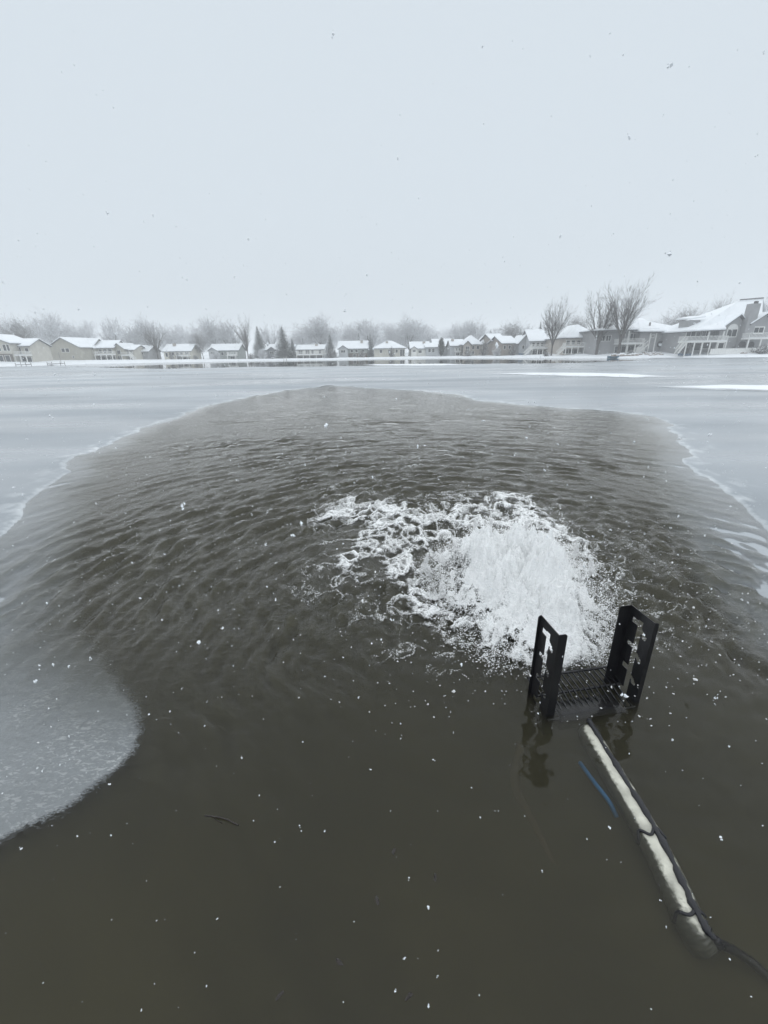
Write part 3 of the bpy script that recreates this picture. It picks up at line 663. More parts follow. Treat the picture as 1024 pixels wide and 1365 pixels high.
def add_walls(parent, w_, dp, he, hr, kind, mat, x0=None, y0=0, z0=-.8):
    x0 = -w_/2 if x0 is None else x0; x1 = x0 + w_; m_ = MB()
    if kind == 'gable': m_.prism([(x0, z0), (x1, z0), (x1, he), ((x0+x1)/2, hr), (x0, he)], y0, dp)
    elif kind == 'side': m_.add([(x0,y0,z0),(x1,y0,z0),(x1,dp,z0),(x0,dp,z0),(x0,y0,he),(x1,y0,he),(x1,dp,he),(x0,dp,he),(x0,(y0+dp)/2,hr),(x1,(y0+dp)/2,hr)],
        [(0,3,2,1),(0,1,5,4),(2,3,7,6),(1,2,6,9,5),(3,0,4,8,7),(4,5,9,8),(6,7,8,9)])
    else: m_.box(x0, x1, y0, dp, z0, he)
    return m_.build('wall', mat, parent)
def add_win(parent, x0, x1, z0, z1, y=0, name='window', mull=1, fr=.10):
    m_ = MB(); yf, yb = y-.07, y+.02
    m_.box(x0-fr, x1+fr, yf, yb, z1, z1+fr); m_.box(x0-fr, x1+fr, yf, yb, z0-fr, z0)
    m_.box(x0-fr, x0, yf, yb, z0, z1); m_.box(x1, x1+fr, yf, yb, z0, z1)
    for k in range(1, mull+1):
        xm = x0 + (x1-x0)*k/(mull+1); m_.box(xm-.04, xm+.04, yf, yb, z0, z1)
    o = m_.build(name, M['trim'], parent); MB().box(x0, x1, y-.03, y+.01, z0, z1).build('pane', M['glass'], o); return o
def add_deck(parent, x0, x1, z, out_=2.6, rail=1.0, mat='trim', posts=3, y=0, recess=True, snow=True, zg=-.3):
    MB().box(x0, x1, y-out_, y-.01, z-.25, z).build('deck', M[mat], parent)
    if snow: MB().box(x0+.1, x1-.1, y-out_+.1, y-.1, z+.003, z+.1).build('deck_snow', M['snow'], parent)
    m_ = MB(); yo = y-out_+.05
    m_.box(x0, x1, yo-.04, yo+.04, z+rail-.08, z+rail); m_.box(x0, x1, yo-.03, yo+.03, z+.12, z+.2)
    n = max(3, int((x1-x0)/.28))
    for k in range(n+1):
        x = x0 + .03 + (x1-x0-.06)*k/n; m_.box(x-.035, x+.035, yo-.025, yo+.025, z+.2, z+rail-.08)
    for xs in (x0+.04, x1-.04):
        m_.box(xs-.04, xs+.04, yo+.05, y-.02, z+rail-.08, z+rail)
        for k in range(int(out_/.3)): m_.box(xs-.03, xs+.03, y-.2-k*.3, y-.14-k*.3, z+.02, z+rail-.08)
    m_.build('railing', M[mat], parent)
    for k in range(posts):
        x = x0 + .12 + (x1-x0-.24)*k/max(1, posts-1)
        MB().box(x-.1, x+.1, yo-.02, yo+.18, zg-.6, z-.255).build('deck_post', M[mat], parent)
    if recess: add_win(parent, x0+.5, x1-.5, .15, z-.6, y, 'patio_door', 2)
def add_stairs(parent, xt, zt, xb, y, zb=-.1, mat='trim', wd=1.0):
    m_ = MB(); n = 12; zb -= .3
    for k in range(n):
        x = xt + (xb-xt)*(k+.5)/n; z = zt + (zb-zt)*(k+.7)/n; hw = abs(xb-xt)/n*.5; m_.box(x-hw, x+hw, y, y+wd, z-.05, z)
    for yy in (y-.01, y+wd):
        s_ = MB(); m_.bar((xt, yy, zt-.15), (xb, yy, zb), .12, 4); m_.bar((xt, yy, zt+.9), (xb, yy, zb+.95), .06, 4)
        for k in range(1, 8): x = xt+(xb-xt)*k/8; z = zt+(zb-zt)*k/8; m_.bar((x, yy, z), (x, yy, z+.9), .035, 4)
    m_.build('stairs', M[mat], parent)

HN = [0]
def house(label, x0, x1, yr, ye, yb, d, kind, wall, dp=9, yaw=0, low=None, windows=(), doors=(), deck=None, stair=None, gab=None, chim=None, hide=None, dmat='trim'):
    """x0..x1, ridge, eave and foot as seen; d the distance; windows as fractions of the wall"""
    xm = (x0+x1)/2; A = at(x0, yb, d); B = at(x1, yb, d); P_ = at(xm, yb, d)
    w_ = (B[0]-A[0])/max(cos(radians(yaw)), .3); zg = P_[2]
    he = at(xm, ye, d)[2] - zg; hr = at(xm, yr, d + dp/2 if kind != 'gable' else d)[2] - zg
    r = thing('lakeside_house', label, 'house', P_, radians(yaw)); HN[0] += 1
    add_walls(r, w_, dp, he, hr, kind, SID[wall]); add_roof(r, w_, dp, he, hr, kind)
    X_ = lambda f: -w_/2 + f*w_
    if low:                                 # a darker cellar storey
        f0, f1, hh = low; MB().box(X_(f0), X_(f1), -.12, .05, -.7, hh*he).build('cellar_wall', M['brown'], r)
    yw = -.13 if low else 0
    for (a, b_, c, e_) in windows: add_win(r, X_(a), X_(b_), c*he, e_*he, yw if (low and c < low[2]) else 0, mull=1 if (b_-a)*w_ > 1.3 else 0)
    if deck:
        a, b_, z = deck[:3]; add_deck(r, X_(a), X_(b_), z*he, out_=2.4, posts=deck[3] if len(deck) > 3 else 3, y=yw, mat=dmat)
    if stair: a, b_, z = stair; add_stairs(r, X_(a), z*he, X_(b_), -2.6)
    if gab:                                 # a gabled bay that stands forward
        a, b_, zr, wl = gab; gw = (b_-a)*w_; g = MB(); z1 = he*.97; zr = z1 + gw*.33 if zr is None else zr*he
        g.prism([(X_(a), -.7), (X_(b_), -.7), (X_(b_), z1), ((X_(a)+X_(b_))/2, zr), (X_(a), z1)], -1.6, dp*.35); g.build('bay', SID[wl], r)
        a1, s1 = MB(), MB(); xa, xb, xc = X_(a)-.3, X_(b_)+.3, (X_(a)+X_(b_))/2
        for q in ([(xa, dp*.4, z1-.15), (xa, -1.95, z1-.15), (xc, -1.95, zr), (xc, dp*.4, zr)], [(xb, -1.95, z1-.15), (xb, dp*.4, z1-.15), (xc, dp*.4, zr), (xc, -1.95, zr)]):
            slab(a1, q, .12); slab(s1, [(x, y, z+.125) for x, y, z in q], .18)
        br = a1.build('bay_roof', M['roof'], r); s1.build('snow_layer', M['snow'], br)
        add_win(r, X_(a)+gw*.25, X_(b_)-gw*.25, he*.58, he*.84, -1.6)
    if chim:
        f_, top = chim; MB().box(X_(f_)-.45, X_(f_)+.45, dp*.3, dp*.3+.9, he*.8, at(xm, top, d)[2]-zg).build('chimney', SID['stone'], r)
    return r
W2 = [(.1, .25, .60, .85), (.4, .6, .60, .85), (.75, .9, .60, .85)]
W3 = [(.08, .2, .62, .84), (.32, .45, .62, .84), (.6, .72, .62, .84), (.82, .93, .62, .84)]
house('beige gabled house at the far left edge with a dark brown cellar storey', -34, 20, 446, 457.5, 484, 128, 'gable', 'beige', low=(0, 1, .46), windows=[(.55,.63,.62,.92), (.68,.76,.62,.92), (.83,.9,.62,.92), (.92,.98,.62,.92), (.66,.76,.04,.38), (.82,.93,.04,.38)])
house('low beige wing with white balcony on posts, beside the far left house', 23, 45, 452.8, 461, 483, 131, 'side', 'beige', dp=8, windows=[(.3,.45,.5,.9), (.7,.9,.62,.85)], deck=(0, 1.06, .45, 4), low=(0, .45, .42))
house('taupe house with a broad plain gable end and one double window', 66, 112, 450.5, 463, 480, 146, 'gable', 'taupe', dp=14, yaw=-8, windows=[(.42,.52,.64,.92), (.55,.66,.64,.92), (.72,.77,.18,.3)])
house('taupe row unit with stacked brown balconies, just right of the broad gable end', 112, 126, 452.5, 463, 481, 151, 'side', 'taupe', low=(0, 1, .5), deck=(0, 1, .5, 3), windows=[(.2,.45,.6,.9), (.6,.85,.6,.9)], dmat='brown')
house('long snowy roofed row unit with a white balcony rail over a dark ground floor', 127, 155, 455, 463.5, 481, 152, 'side', 'taupe', low=(0, 1, .42), gab=(-.06, .2, None, 'taupe'), deck=(.25, 1.08, .48, 4), windows=[(.3,.42,.6,.88), (.5,.65,.6,.88), (.72,.9,.6,.88)])
house('narrow gabled grey taupe row unit in the left terrace', 154, 168, 458, 464.5, 480.5, 153, 'gable', 'taupe', windows=[(.35,.65,.55,.85), (.3,.7,.08,.38)])
house('end unit of the left terrace with outside stairs going down to the right', 168, 181, 461, 466.5, 480, 155, 'side', 'beige', deck=(0, .9, .5, 2), stair=(.9, 1.35, .5), windows=[(.2,.45,.6,.88), (.6,.85,.6,.88)])
house('small grey house standing alone between the left terrace and the yellow house', 183, 199, 461.5, 468.5, 478.5, 160, 'side', 'grey', windows=W2[:2])
house('pale yellow house with a small raised deck', 220, 256, 459.8, 468, 480, 162, 'side', 'yellow', chim=(.3, 457.5), windows=[(.06,.14,.4,.8), (.3,.38,.5,.85), (.6,.7,.62,.88), (.78,.92,.62,.88)], deck=(.54, .98, .5, 3))
house('grey green house with a small left gable between two clumps of frosted trees', 281, 319, 459.5, 467, 479.5, 166, 'side', 'green', gab=(.02, .3, None, 'palegrey'), windows=[(.4,.48,.5,.8), (.55,.62,.5,.8), (.85,.95,.5,.8)], deck=(.66, .97, .5, 2))
house('half hidden house with a dark gable between the big spruces', 353, 371, 460, 466.5, 478.5, 167, 'side', 'grey', gab=(.35, .95, None, 'dark'))
house('long low white house with a rail above a dark lower wall, by the big spruce', 397, 432, 460.5, 466, 478, 166, 'side', 'white', chim=(.7, 458.5), low=(0, 1, .42), windows=[(.06,.2,.55,.9), (.32,.46,.55,.9), (.54,.62,.55,.9), (.82,.9,.55,.9)], deck=(0, 1, .46, 5))
house('wide grey green house with a pale bay at its left end, dark below', 452, 490, 455.5, 464.5, 477, 166, 'side', 'green', gab=(.02, .32, None, 'palegrey'), low=(.34, 1, .5), chim=(.8, 453.5), windows=[(.42,.5,.6,.86), (.58,.66,.6,.86), (.8,.9,.6,.86), (.5,.6,.1,.4), (.7,.78,.1,.4)])
house('beige hip roofed house with a stub chimney and dark porch on its right end', 499, 540, 455.5, 464.5, 475.8, 162, 'hip', 'beige', windows=[(.18,.26,.5,.85), (.46,.56,.5,.85), (.7,.76,.5,.85), (.84,.98,.1,.85)], chim=(.42, 454.5), dp=11)
house('small off white house with a plain snowy roof, right of the hip roofed house', 548, 572, 456.5, 464.5, 475, 162, 'side', 'white', chim=(.75, 455), windows=[(.42,.58,.45,.75)], gab=(0, .3, None, 'white'))
house('grey house half behind the columnar evergreen', 568, 588, 458, 463, 475, 161, 'side', 'palegrey', windows=[(.15,.3,.45,.85), (.4,.55,.45,.85)])
house('pale house showing its steep roof behind the columnar evergreen', 578, 602, 452.8, 461.5, 474.5, 168, 'side', 'palegrey', windows=W2)
house('low pale grey house with a long plain roof, right of the columnar evergreen', 601, 617, 453.5, 461, 474, 158, 'side', 'palegrey', chim=(.2, 451.5), windows=[(.3,.5,.5,.8), (.65,.85,.5,.8)], deck=(.3, 1, .45, 3))
house('tall hip roofed greige house with a sharp front gable', 617, 641, 448.5, 459.5, 474, 152, 'hip', 'stone', gab=(.0, .38, 1.32, 'stone'), windows=[(.5,.62,.6,.88), (.75,.88,.6,.88), (.5,.62,.1,.4)], dp=9)
house('hip roofed house behind a round bare shrub, right of the sharp gabled house', 641, 655, 448.8, 459.5, 474, 151, 'hip', 'stone', windows=[(.15,.35,.55,.85), (.6,.8,.55,.85)], dp=9)
house('brownish house with a stepped snowy roof, left one of the stepped pair', 655, 672, 446, 454.5, 474, 146, 'side', 'brown', windows=[(.15,.35,.62,.82), (.15,.35,.2,.42), (.6,.8,.62,.82)], yaw=14)
house('brownish house with a stepped snowy roof, right one of the stepped pair', 668, 688, 449, 457.5, 474, 140, 'side', 'brown', windows=[(.1,.25,.55,.8), (.45,.6,.55,.8), (.7,.85,.15,.4)], yaw=14)
house('narrow grey house with a small snowy roof left of the white stair deck', 691, 706, 447.5, 456.5, 473, 138, 'gable', 'palegrey', windows=[(.3,.45,.5,.75), (.6,.75,.5,.75)])
house('tall roofed house with a white upper deck and white stairs behind the slender bare tree', 705, 726, 440.5, 454, 473, 134, 'side', 'palegrey', windows=[(.15,.3,.6,.85), (.42,.58,.6,.85), (.7,.85,.6,.85)], deck=(0, 1.05, .48, 4), stair=(0, -.5, .48))
house('grey house with steep snow roof mostly behind the slender bare tree', 733, 754, 441, 453, 472.5, 131, 'gable', 'grey', windows=[(.55,.7,.5,.75)])
house('stone coloured hip roofed house with corner deck and row of upper windows', 751, 796, 435, 450.5, 471.5, 120, 'hip', 'stone', dp=14, windows=[(.05,.15,.6,.85), (.2,.3,.6,.85), (.36,.46,.6,.85), (.54,.7,.56,.86), (.76,.92,.56,.86)], deck=(-.06, .5, .46, 4), stair=(-.06, -.3, .46))
# the dark grey house behind the big twin trees
d = 112
P_ = at(828, 471, d); r = thing('lakeside_house', 'dark grey house with covered balcony and broad white stairs behind the big bare tree', 'house', P_)
sx_ = lambda x: at(x, 471, d)[0] - P_[0]; hz = lambda y, x=828, dd=d: at(x, y, dd)[2] - P_[2]
add_walls(r, sx_(862)-sx_(792), 12, hz(441), hz(427), 'hip', SID['grey'], x0=sx_(792))
xa, xb = sx_(792), sx_(862)
rf = MB(); sn = MB()
for q in ([(xa-.5, -1.6, hz(441)), (xb+1, -1.6, hz(441)), (sx_(866), 6, hz(424.5)), (sx_(838), 6, hz(424.5))], [(xa-.5, 13, hz(441)), (xa-.5, -1.6, hz(441)), (sx_(838), 6, hz(424.5))], [(xb+1, 13, hz(441)), (xa-.5, 13, hz(441)), (sx_(838), 6, hz(424.5)), (sx_(866), 6, hz(424.5))]):
    slab(rf, q, .15); slab(sn, [(x, y, z+.155) for x, y, z in q], .25)
q = rf.build('roof', M['roof'], r); sn.build('snow_layer', M['snow'], q)
add_deck(r, sx_(816), sx_(847), hz(458), out_=3.0, posts=4, rail=1.05)
add_win(r, sx_(836), sx_(844), hz(453.5), hz(445)); add_win(r, sx_(822), sx_(829), hz(453.5), hz(445))
for xx in (830, 849): MB().box(sx_(xx)-.13, sx_(xx)+.13, -1.5, -1.25, -.6, hz(441)-.05).build('porch_post', M['trim'], r)
add_stairs(r, sx_(849), hz(459), sx_(834), -4.3, -.2, wd=1.3); MB().box(sx_(839), sx_(850), -2.9, -2.6, -.7, hz(463)).build('stair_side', M['trim'], r)
add_win(r, sx_(797), sx_(803), hz(454), hz(447)); add_win(r, sx_(805), sx_(811), hz(454), hz(447))
# low grey wing that joins it to the big house
d2 = 110
P2_ = at(892, 466, d2); r = thing('lakeside_house', 'low grey house with white corner boards, left of the big steep roofed house', 'house', P2_)
sx_ = lambda x: at(x, 466, d2)[0] - P2_[0]; hz = lambda y, x=892: at(x, y, d2)[2] - P2_[2]
add_walls(r, sx_(921)-sx_(850), 12, hz(442.5), 0, 'hip', SID['grey'], x0=sx_(850), z0=-1.5)
rf = MB(); sn = MB()
for q in ([(sx_(846), -.8, hz(442.5)), (sx_(885), -.8, hz(443)), (sx_(880), 5, hz(430)), (sx_(862), 6, hz(425))], [(sx_(884.5), -.8, hz(443)), (sx_(922), -.8, hz(442)), (sx_(905), 6, hz(434)), (sx_(880), 5, hz(430))], [(sx_(922), -.8, hz(442)), (sx_(922), 13, hz(442)), (sx_(905), 6, hz(434))], [(sx_(846), 13, hz(442.5)), (sx_(846), -.8, hz(442.5)), (sx_(862), 6, hz(425))], [(sx_(922), 13, hz(442)), (sx_(846), 13, hz(442)), (sx_(862), 6, hz(425)), (sx_(880), 5, hz(430)), (sx_(905), 6, hz(434))]):
    slab(rf, q, .15); slab(sn, [(x, y, z+.155) for x, y, z in q], .25)
q = rf.build('roof', M['roof'], r); sn.build('snow_layer', M['snow'], q)
for xx in (863.5, 871, 905): MB().box(sx_(xx)-.14, sx_(xx)+.14, -.14, -.003, -.9, hz(443)-.1).build('corner_board', M['trim'], r)
add_win(r, sx_(866), sx_(868.5), hz(449.5), hz(446)); add_win(r, sx_(882), sx_(884), hz(450), hz(446.5)); add_win(r, sx_(894), sx_(897), hz(452), hz(447.5))
MB().bar((sx_(877.5), -.5, hz(458.5)), (sx_(877.5), -.3, hz(458.2)), .75, 16).build('satellite_dish', M['dark'], r)
MB().bar((sx_(877.5), -.54, hz(458.5)), (sx_(877.5), -.505, hz(458.5)), .5, 16).build('dish_face', M['snow'], r)
for xx, yy in ((867.5, 431.5), (872, 436.5)): MB().box(sx_(xx)-.16, sx_(xx)+.16, 2.2, 2.5, hz(yy)-1.1, hz(yy)+.5).build('roof_vent', M['grey'], r)

# the big house at the right edge
d3 = 100
P3 = at(972, 468, d3); r = thing('lakeside_house', 'big grey house with steep snowy roof and tall chimney at the right edge', 'house', P3)
SX = lambda x, yy=0: at(x, 440, d3+yy)[0] - P3[0]; HZ = lambda y, x=972, yy=0: at(x, y, d3+yy)[2] - P3[2]
# left wing under the deck roof
add_walls(r, SX(962)-SX(922), 12, HZ(440), 0, 'hip', SID['grey'], x0=SX(922), y0=1.5, z0=-1.2)
# main body with two front gables
m_ = MB(); xl, xr, xc = SX(960), SX(992), SX(981)
m_.prism([(xl, -1.2), (xr, -1.2), (xr, HZ(434)), (xc, HZ(421.5)), (xl, HZ(439))], 0, 12); m_.build('wall', SID['grey'], r)
m_ = MB(); xl2, xr2, xc2 = SX(992.5), SX(1023), SX(1010)
m_.prism([(xl2, -1.2), (xr2, -1.2), (xr2, HZ(434)), (xc2, HZ(421)), (xl2, HZ(433))], -1.2, 12); m_.build('wall', SID['grey'], r)
rf, sn = MB(), MB()
def rs(q, tk=.26): slab(rf, q, .16); slab(sn, [(x, y, z+.165) for x, y, z in q], tk)
zt = HZ(401, 990, 7)
E1, E2 = (SX(920), -1.5, HZ(442)), (SX(961), -1.5, HZ(440.5)); R1, R2 = (SX(975, 7), 7, HZ(404, 975, 7)), (SX(1006, 7), 7, HZ(401, 1006, 7))
rs([E1, E2, (SX(970), 2, HZ(429)), R1]); rs([(SX(969), 1.9, HZ(430)), (SX(1022), 1.9, HZ(430)), R2, R1])
rs([(SX(920), 14, HZ(442)), E1, R1]); rs([(SX(1034), 1.5, HZ(434)), (SX(1034), 14, HZ(434)), R2]); rs([(SX(1034), 14, HZ(434)), (SX(920), 14, HZ(442)), R1, R2])
rs([(xl-.5, 6, HZ(441)), (xl-.5, -.6, HZ(441)), (xc, -.6, HZ(420.5)), (xc, 6, HZ(420.5))]); rs([(xr+.4, -.6, HZ(434)), (xr+.4, 6, HZ(434)), (xc, 6, HZ(420.5)), (xc, -.6, HZ(420.5))])
rs([(xl2-.3, 6, HZ(434)), (xl2-.3, -1.8, HZ(434)), (xc2, -1.8, HZ(419.5)), (xc2, 6, HZ(419.5))]); rs([(xr2+.6, -1.8, HZ(437)), (xr2+.6, 6, HZ(437)), (xc2, 6, HZ(419.5)), (xc2, -1.8, HZ(419.5))])
q = rf.build('roof', M['roof'], r); sn.build('snow_layer', M['snow'], q)
# dormer at the left of the big roof
m_ = MB(); m_.box(SX(931), SX(946), 3.5, 7, HZ(436), HZ(424.5)); m_.build('dormer', SID['grey'], r)
m_ = MB(); slab(m_, [(SX(929.5), 3, HZ(424)), (SX(950), 3, HZ(421)), (SX(950), 8, HZ(419)), (SX(929.5), 8, HZ(422))], .3); m_.build('dormer_roof', M['snow'], r)
m_ = MB(); m_.box(SX(986.5), SX(998), -1.5, -.05, -1, HZ(405.5, 995)); ch = m_.build('chimney', SID['grey'], r)
MB().box(SX(993), SX(996.5), -1.0, -.5, HZ(405.4, 995), HZ(402, 995)).build('flue', M['dark'], ch)
MB().bar((SX(976, 7), 6.9, HZ(403, 975, 7)+.5), (SX(1006, 7), 6.9, HZ(400.5, 1006, 7)+.5), .13, 6).build('ridge_cap', M['roof'], r)
o = MB(); o.add([(SX(966.5), 1.55, HZ(418.5)), (SX(969.5), 1.55, HZ(418.5)), (SX(972), 3.1, HZ(413.5)), (SX(969.5), 3.1, HZ(413.5))], [(0,1,2,3)])
# arched window
m_ = MB(); axc, az, ar = SX(976.5), HZ(439), (SX(983.5)-SX(970))/2
m_.prism([(axc-ar, az)] + [(axc-ar*cos(a), az+ar*sin(a)) for a in np.linspace(0, pi, 15)[1:-1]] + [(axc+ar, az)], -.1, -.005); m_.build('arch_top', M['trim'], r)
add_win(r, SX(970.5), SX(982.7), HZ(448.5), HZ(439.3), -.005, mull=1, fr=.16)
add_win(r, SX(999.5), SX(1011.5), HZ(444.5), HZ(437.5), -1.2, mull=1, fr=.2)
add_win(r, SX(922.5), SX(934.5), HZ(447), HZ(441.5), 1.5, mull=1); add_win(r, SX(944), SX(953.5), HZ(447), HZ(441), 1.5, mull=1); add_win(r, SX(936), SX(941), HZ(447), HZ(441.5), 1.5, mull=0)
add_win(r, SX(948.5), SX(958), HZ(464), HZ(455.5), 1.5, mull=0); add_win(r, SX(960.5), SX(969.5), HZ(464), HZ(457), 0, mull=0, fr=.15)
add_deck(r, SX(907), SX(960), HZ(454.5), out_=3.0, rail=1.05, posts=6, recess=False, y=0, zg=-.5)
add_deck(r, SX(983.5), SX(1017), HZ(451.5), out_=2.2, rail=1.05, posts=3, recess=False, y=-1.55, zg=-.5)
for a, b_ in ((924, 931), (934, 945)): MB().box(SX(a), SX(b_), 1.38, 1.49, HZ(466), HZ(457)).build('dark_door', M['glass'], r)
for a, b_ in ((982, 992), (994.5, 1003)):   # arches under the right deck: solid panels, shade put into their colour
    m_ = MB(); xc_, rr_ = (SX(a)+SX(b_))/2, (SX(b_)-SX(a))/2
    m_.prism([(xc_-rr_, HZ(463))] + [(xc_-rr_*cos(q_), HZ(459.5)+rr_*.8*sin(q_)) for q_ in np.linspace(0, pi, 11)] + [(xc_+rr_, HZ(463))], -1.62 if a > 990 else -1.62, -1.56); m_.build('dark_arch_panel', M['dark'], r)
MB().box(SX(961)-.12, SX(961)+.12, -1.2, -1.0, HZ(454.3), HZ(441.5)).build('porch_post', M['trim'], r)
MB().box(SX(941.5)-.12, SX(941.5)+.12, -1.2, -1.0, HZ(454.3), HZ(441.8)).build('porch_post', M['trim'], r)
add_stairs(r, SX(908), HZ(454.5), SX(899), -2.9, HZ(468), wd=1.2)
# low white fence before it
fr_ = thing('garden_fence', 'low pale board fence at the foot of the big right hand house', 'fence', (P3[0], d3-3.6, P3[2]))
x = SX(938); k = 0
while x < SX(1000):
    MB().box(x, x+.42, 0, .05, -.6, HZ(464.3)).build('board', M['trim'], fr_); x += .47
MB().box(SX(938), SX(1000), .055, .12, HZ(465.3), HZ(464.8)).build('rail', M['trim'], fr_)

# ---------------------------------------------------------------- trees
def grow(seed, h, style):
    r3 = random.Random(seed); segs = []
    up = {'vase': .55, 'round': .22, 'tall': .75, 'wide': .12}[style]; spread = {'vase': .42, 'round': .75, 'tall': .38, 'wide': .9}[style]
    def br(p, d, ln, r, lv):
        n = 4 if lv < 3 else 2
        for i in range(n):
            d = (d + Vector((r3.gauss(0, .09), r3.gauss(0, .09), r3.gauss(0, .05) + up*.10))).normalized()
            q = p + d*ln/n; ra, rb = r*(1-.5*i/n), r*(1-.5*(i+1)/n); segs.append((p, q, ra, rb, lv)); p = q
            if lv < 5 and (i >= 1 or lv > 0) and not (style in ('vase', 'tall') and lv >= 3 and i % 2):
                for _ in range(2 if lv < 3 else (1 if r3.random() < .75 else 2)):
                    ax = Vector((r3.gauss(0, 1), r3.gauss(0, 1), r3.gauss(0, .4))); ax = (ax - d*ax.dot(d)).normalized()
                    sp = spread*r3.uniform(.6, 1.25); nd = (d*cos(sp) + ax*sin(sp)).normalized()
                    br(p, nd, ln*r3.uniform(.52, .72), rb*.62, lv+1)
    if style in ('vase', 'tall'):
        tr_h = h*.16; p = Vector((0, 0, tr_h)); segs.append((Vector((0,0,-.6)), p, h*.022, h*.017, 0))
        for k in range(6 if style == 'vase' else 5):
            a = k*2.4 + r3.random(); sp = spread*r3.uniform(.35, 1.15); br(p, Vector((sin(sp)*cos(a), sin(sp)*sin(a), cos(sp))), h*r3.uniform(.36, .48), h*.0145, 1)
    else:
        br(Vector((0,0,-.6)), Vector((0,0,1)), h*.42, h*.021, 0)
        for k in range(5):
            a = k*2.4 + r3.random(); sp = spread*r3.uniform(.5, 1.2); br(Vector((0,0,h*.3)), Vector((sin(sp)*cos(a), sin(sp)*sin(a), cos(sp))), h*r3.uniform(.26, .36), h*.009, 1)
    return segs
TP = {}
def tree_proto(key, seed, h, style, mat, tw=.016):
    segs = grow(seed, h, style); zmax = float(np.percentile([s[1].z for s in segs], 95)); k = h/zmax
    A, B = MB(), MB()
    for p, q, ra, rb, lv in segs:
        p, q = p*k, q*k
        if lv <= 1: A.bar(p, q, max(ra, .05)*1.25, 6, max(rb, .04)*1.25, cap=False)
        else: B.bar(p, q, max(ra, tw), 3, max(rb*.7, tw*.7), cap=False)
    TP[key] = (A.mesh('trunk', M['bark']), B.mesh('crown', mat), h)
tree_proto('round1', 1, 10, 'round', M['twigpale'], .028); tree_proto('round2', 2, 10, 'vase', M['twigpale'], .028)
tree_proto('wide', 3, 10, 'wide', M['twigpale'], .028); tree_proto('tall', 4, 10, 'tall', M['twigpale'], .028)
tree_proto('vase', 5, 13, 'vase', M['twig'], .015); tree_proto('tallD', 6, 13, 'tall', M['twig'], .015); tree_proto('roundD', 8, 12, 'round', M['twig'], .015)
def tree(label, x, ytop, ybase, d, key, wpx=None, group=None, name='bare_tree'):
    px_, py_, z = at(x, ybase, d); zb = gz(px_, py_); top = at(x, ytop, d)[2]; h = (top - zb)*1.06; wpx = wpx*1.55 if wpx and 'pruce' in name else wpx
    a, b_, h0 = TP[key]; r = thing(name, label, 'tree', (px_, py_, zb), random.Random(int(x*7)).uniform(0, 6.28), group)
    s_ = h/h0; sw = s_ if wpx is None else .84*(at(x+wpx/2, ybase, d)[0]-at(x-wpx/2, ybase, d)[0])/TW[key]
    r.scale = (sw, sw, s_); link('trunk', a, r); link('crown', b_, r); return r
TW = {}
for k, (a, b_, h0) in TP.items():
    co = np.array([v.co[:] for v in b_.vertices]); TW[k] = np.percentile(co[:, 0], 95) - np.percentile(co[:, 0], 5)
# conifers
def conifer_proto(key, seed, h, w_, mat, col=False):
    r3 = random.Random(seed); A, B = MB(), MB(); A.bar((0,0,-.5), (0,0,h*.96), h*.016, 7, .02)
    z = h*.05
    while z < h*.985:
        f = z/h; R_ = (w_/2*(1-f)**.85 + .08) if not col else w_/2*(sin(pi*min(.98, f*.9+.12))**.6)
        n = int(9 + 12*(1-f))
        for k in range(n):
            a = r3.uniform(0, 6.28); L_ = R_*r3.uniform(.65, 1.12); dr = -.28 if not col else .6
            c, s_ = cos(a), sin(a); wd = L_*.22 + .08
            p0_ = Vector((0, 0, z)); 
            for j in range(3):
                t0, t1 = .15+j*.28, .45+j*.28; jz = r3.uniform(-.1, .1)
                q0 = Vector((c*L_*t0, s_*L_*t0, z + dr*L_*t0 + jz)); q1 = Vector((c*L_*t1, s_*L_*t1, z + dr*L_*t1 + .1*L_*t1 + jz))
                pr = Vector((-s_, c, 0))*wd*(1.1-t0)
                B.add([q0+pr*.6, q0-pr*.6+Vector((0,0,.03)), q1-pr*.35, q1+pr*.35-Vector((0,0,.12))], [(0,1,2), (0,2,3)])
                B.add([q0+pr*1.6-Vector((0,0,.15*wd+.05)), q0+pr*.2, q1], [(0,1,2)]); B.add([q0-pr*1.6-Vector((0,0,.15*wd+.05)), q0-pr*.2, q1], [(0,2,1)])
        z += h*.022 + .05*(1-f)
    TP[key] = (A.mesh('trunk', M['bark']), B.mesh('crown', mat), h); TW[key] = w_
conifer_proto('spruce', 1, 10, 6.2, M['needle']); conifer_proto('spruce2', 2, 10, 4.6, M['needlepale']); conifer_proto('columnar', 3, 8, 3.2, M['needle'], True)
def shrub_proto(key, seed, mat):
    r3 = random.Random(seed); A, B = MB(), MB()
    for k in range(60):
        a = r3.uniform(0, 6.28); e = r3.uniform(.25, 1.5); d_ = Vector((cos(a)*cos(e), sin(a)*cos(e), sin(e))); p = Vector((0,0,-.2)); r_ = .035
        for i in range(4):
            q = p + (d_ + Vector((r3.gauss(0,.2), r3.gauss(0,.2), r3.gauss(0,.2)))).normalized()*.45; (A if i == 0 else B).bar(p, q, r_, 3, r_*.7, cap=False)
            for _ in range(4):
                e_ = q + Vector((r3.gauss(0,.25), r3.gauss(0,.25), r3.gauss(.1,.25))); B.bar(q, e_, .022, 3, .012, cap=False)
            p = q; r_ *= .75
    TP[key] = (A.mesh('trunk', M['bark']), B.mesh('crown', mat), 1.7); TW[key] = 3.0
shrub_proto('shrub', 1, M['twig']); shrub_proto('shrubpale', 2, M['twigpale'])

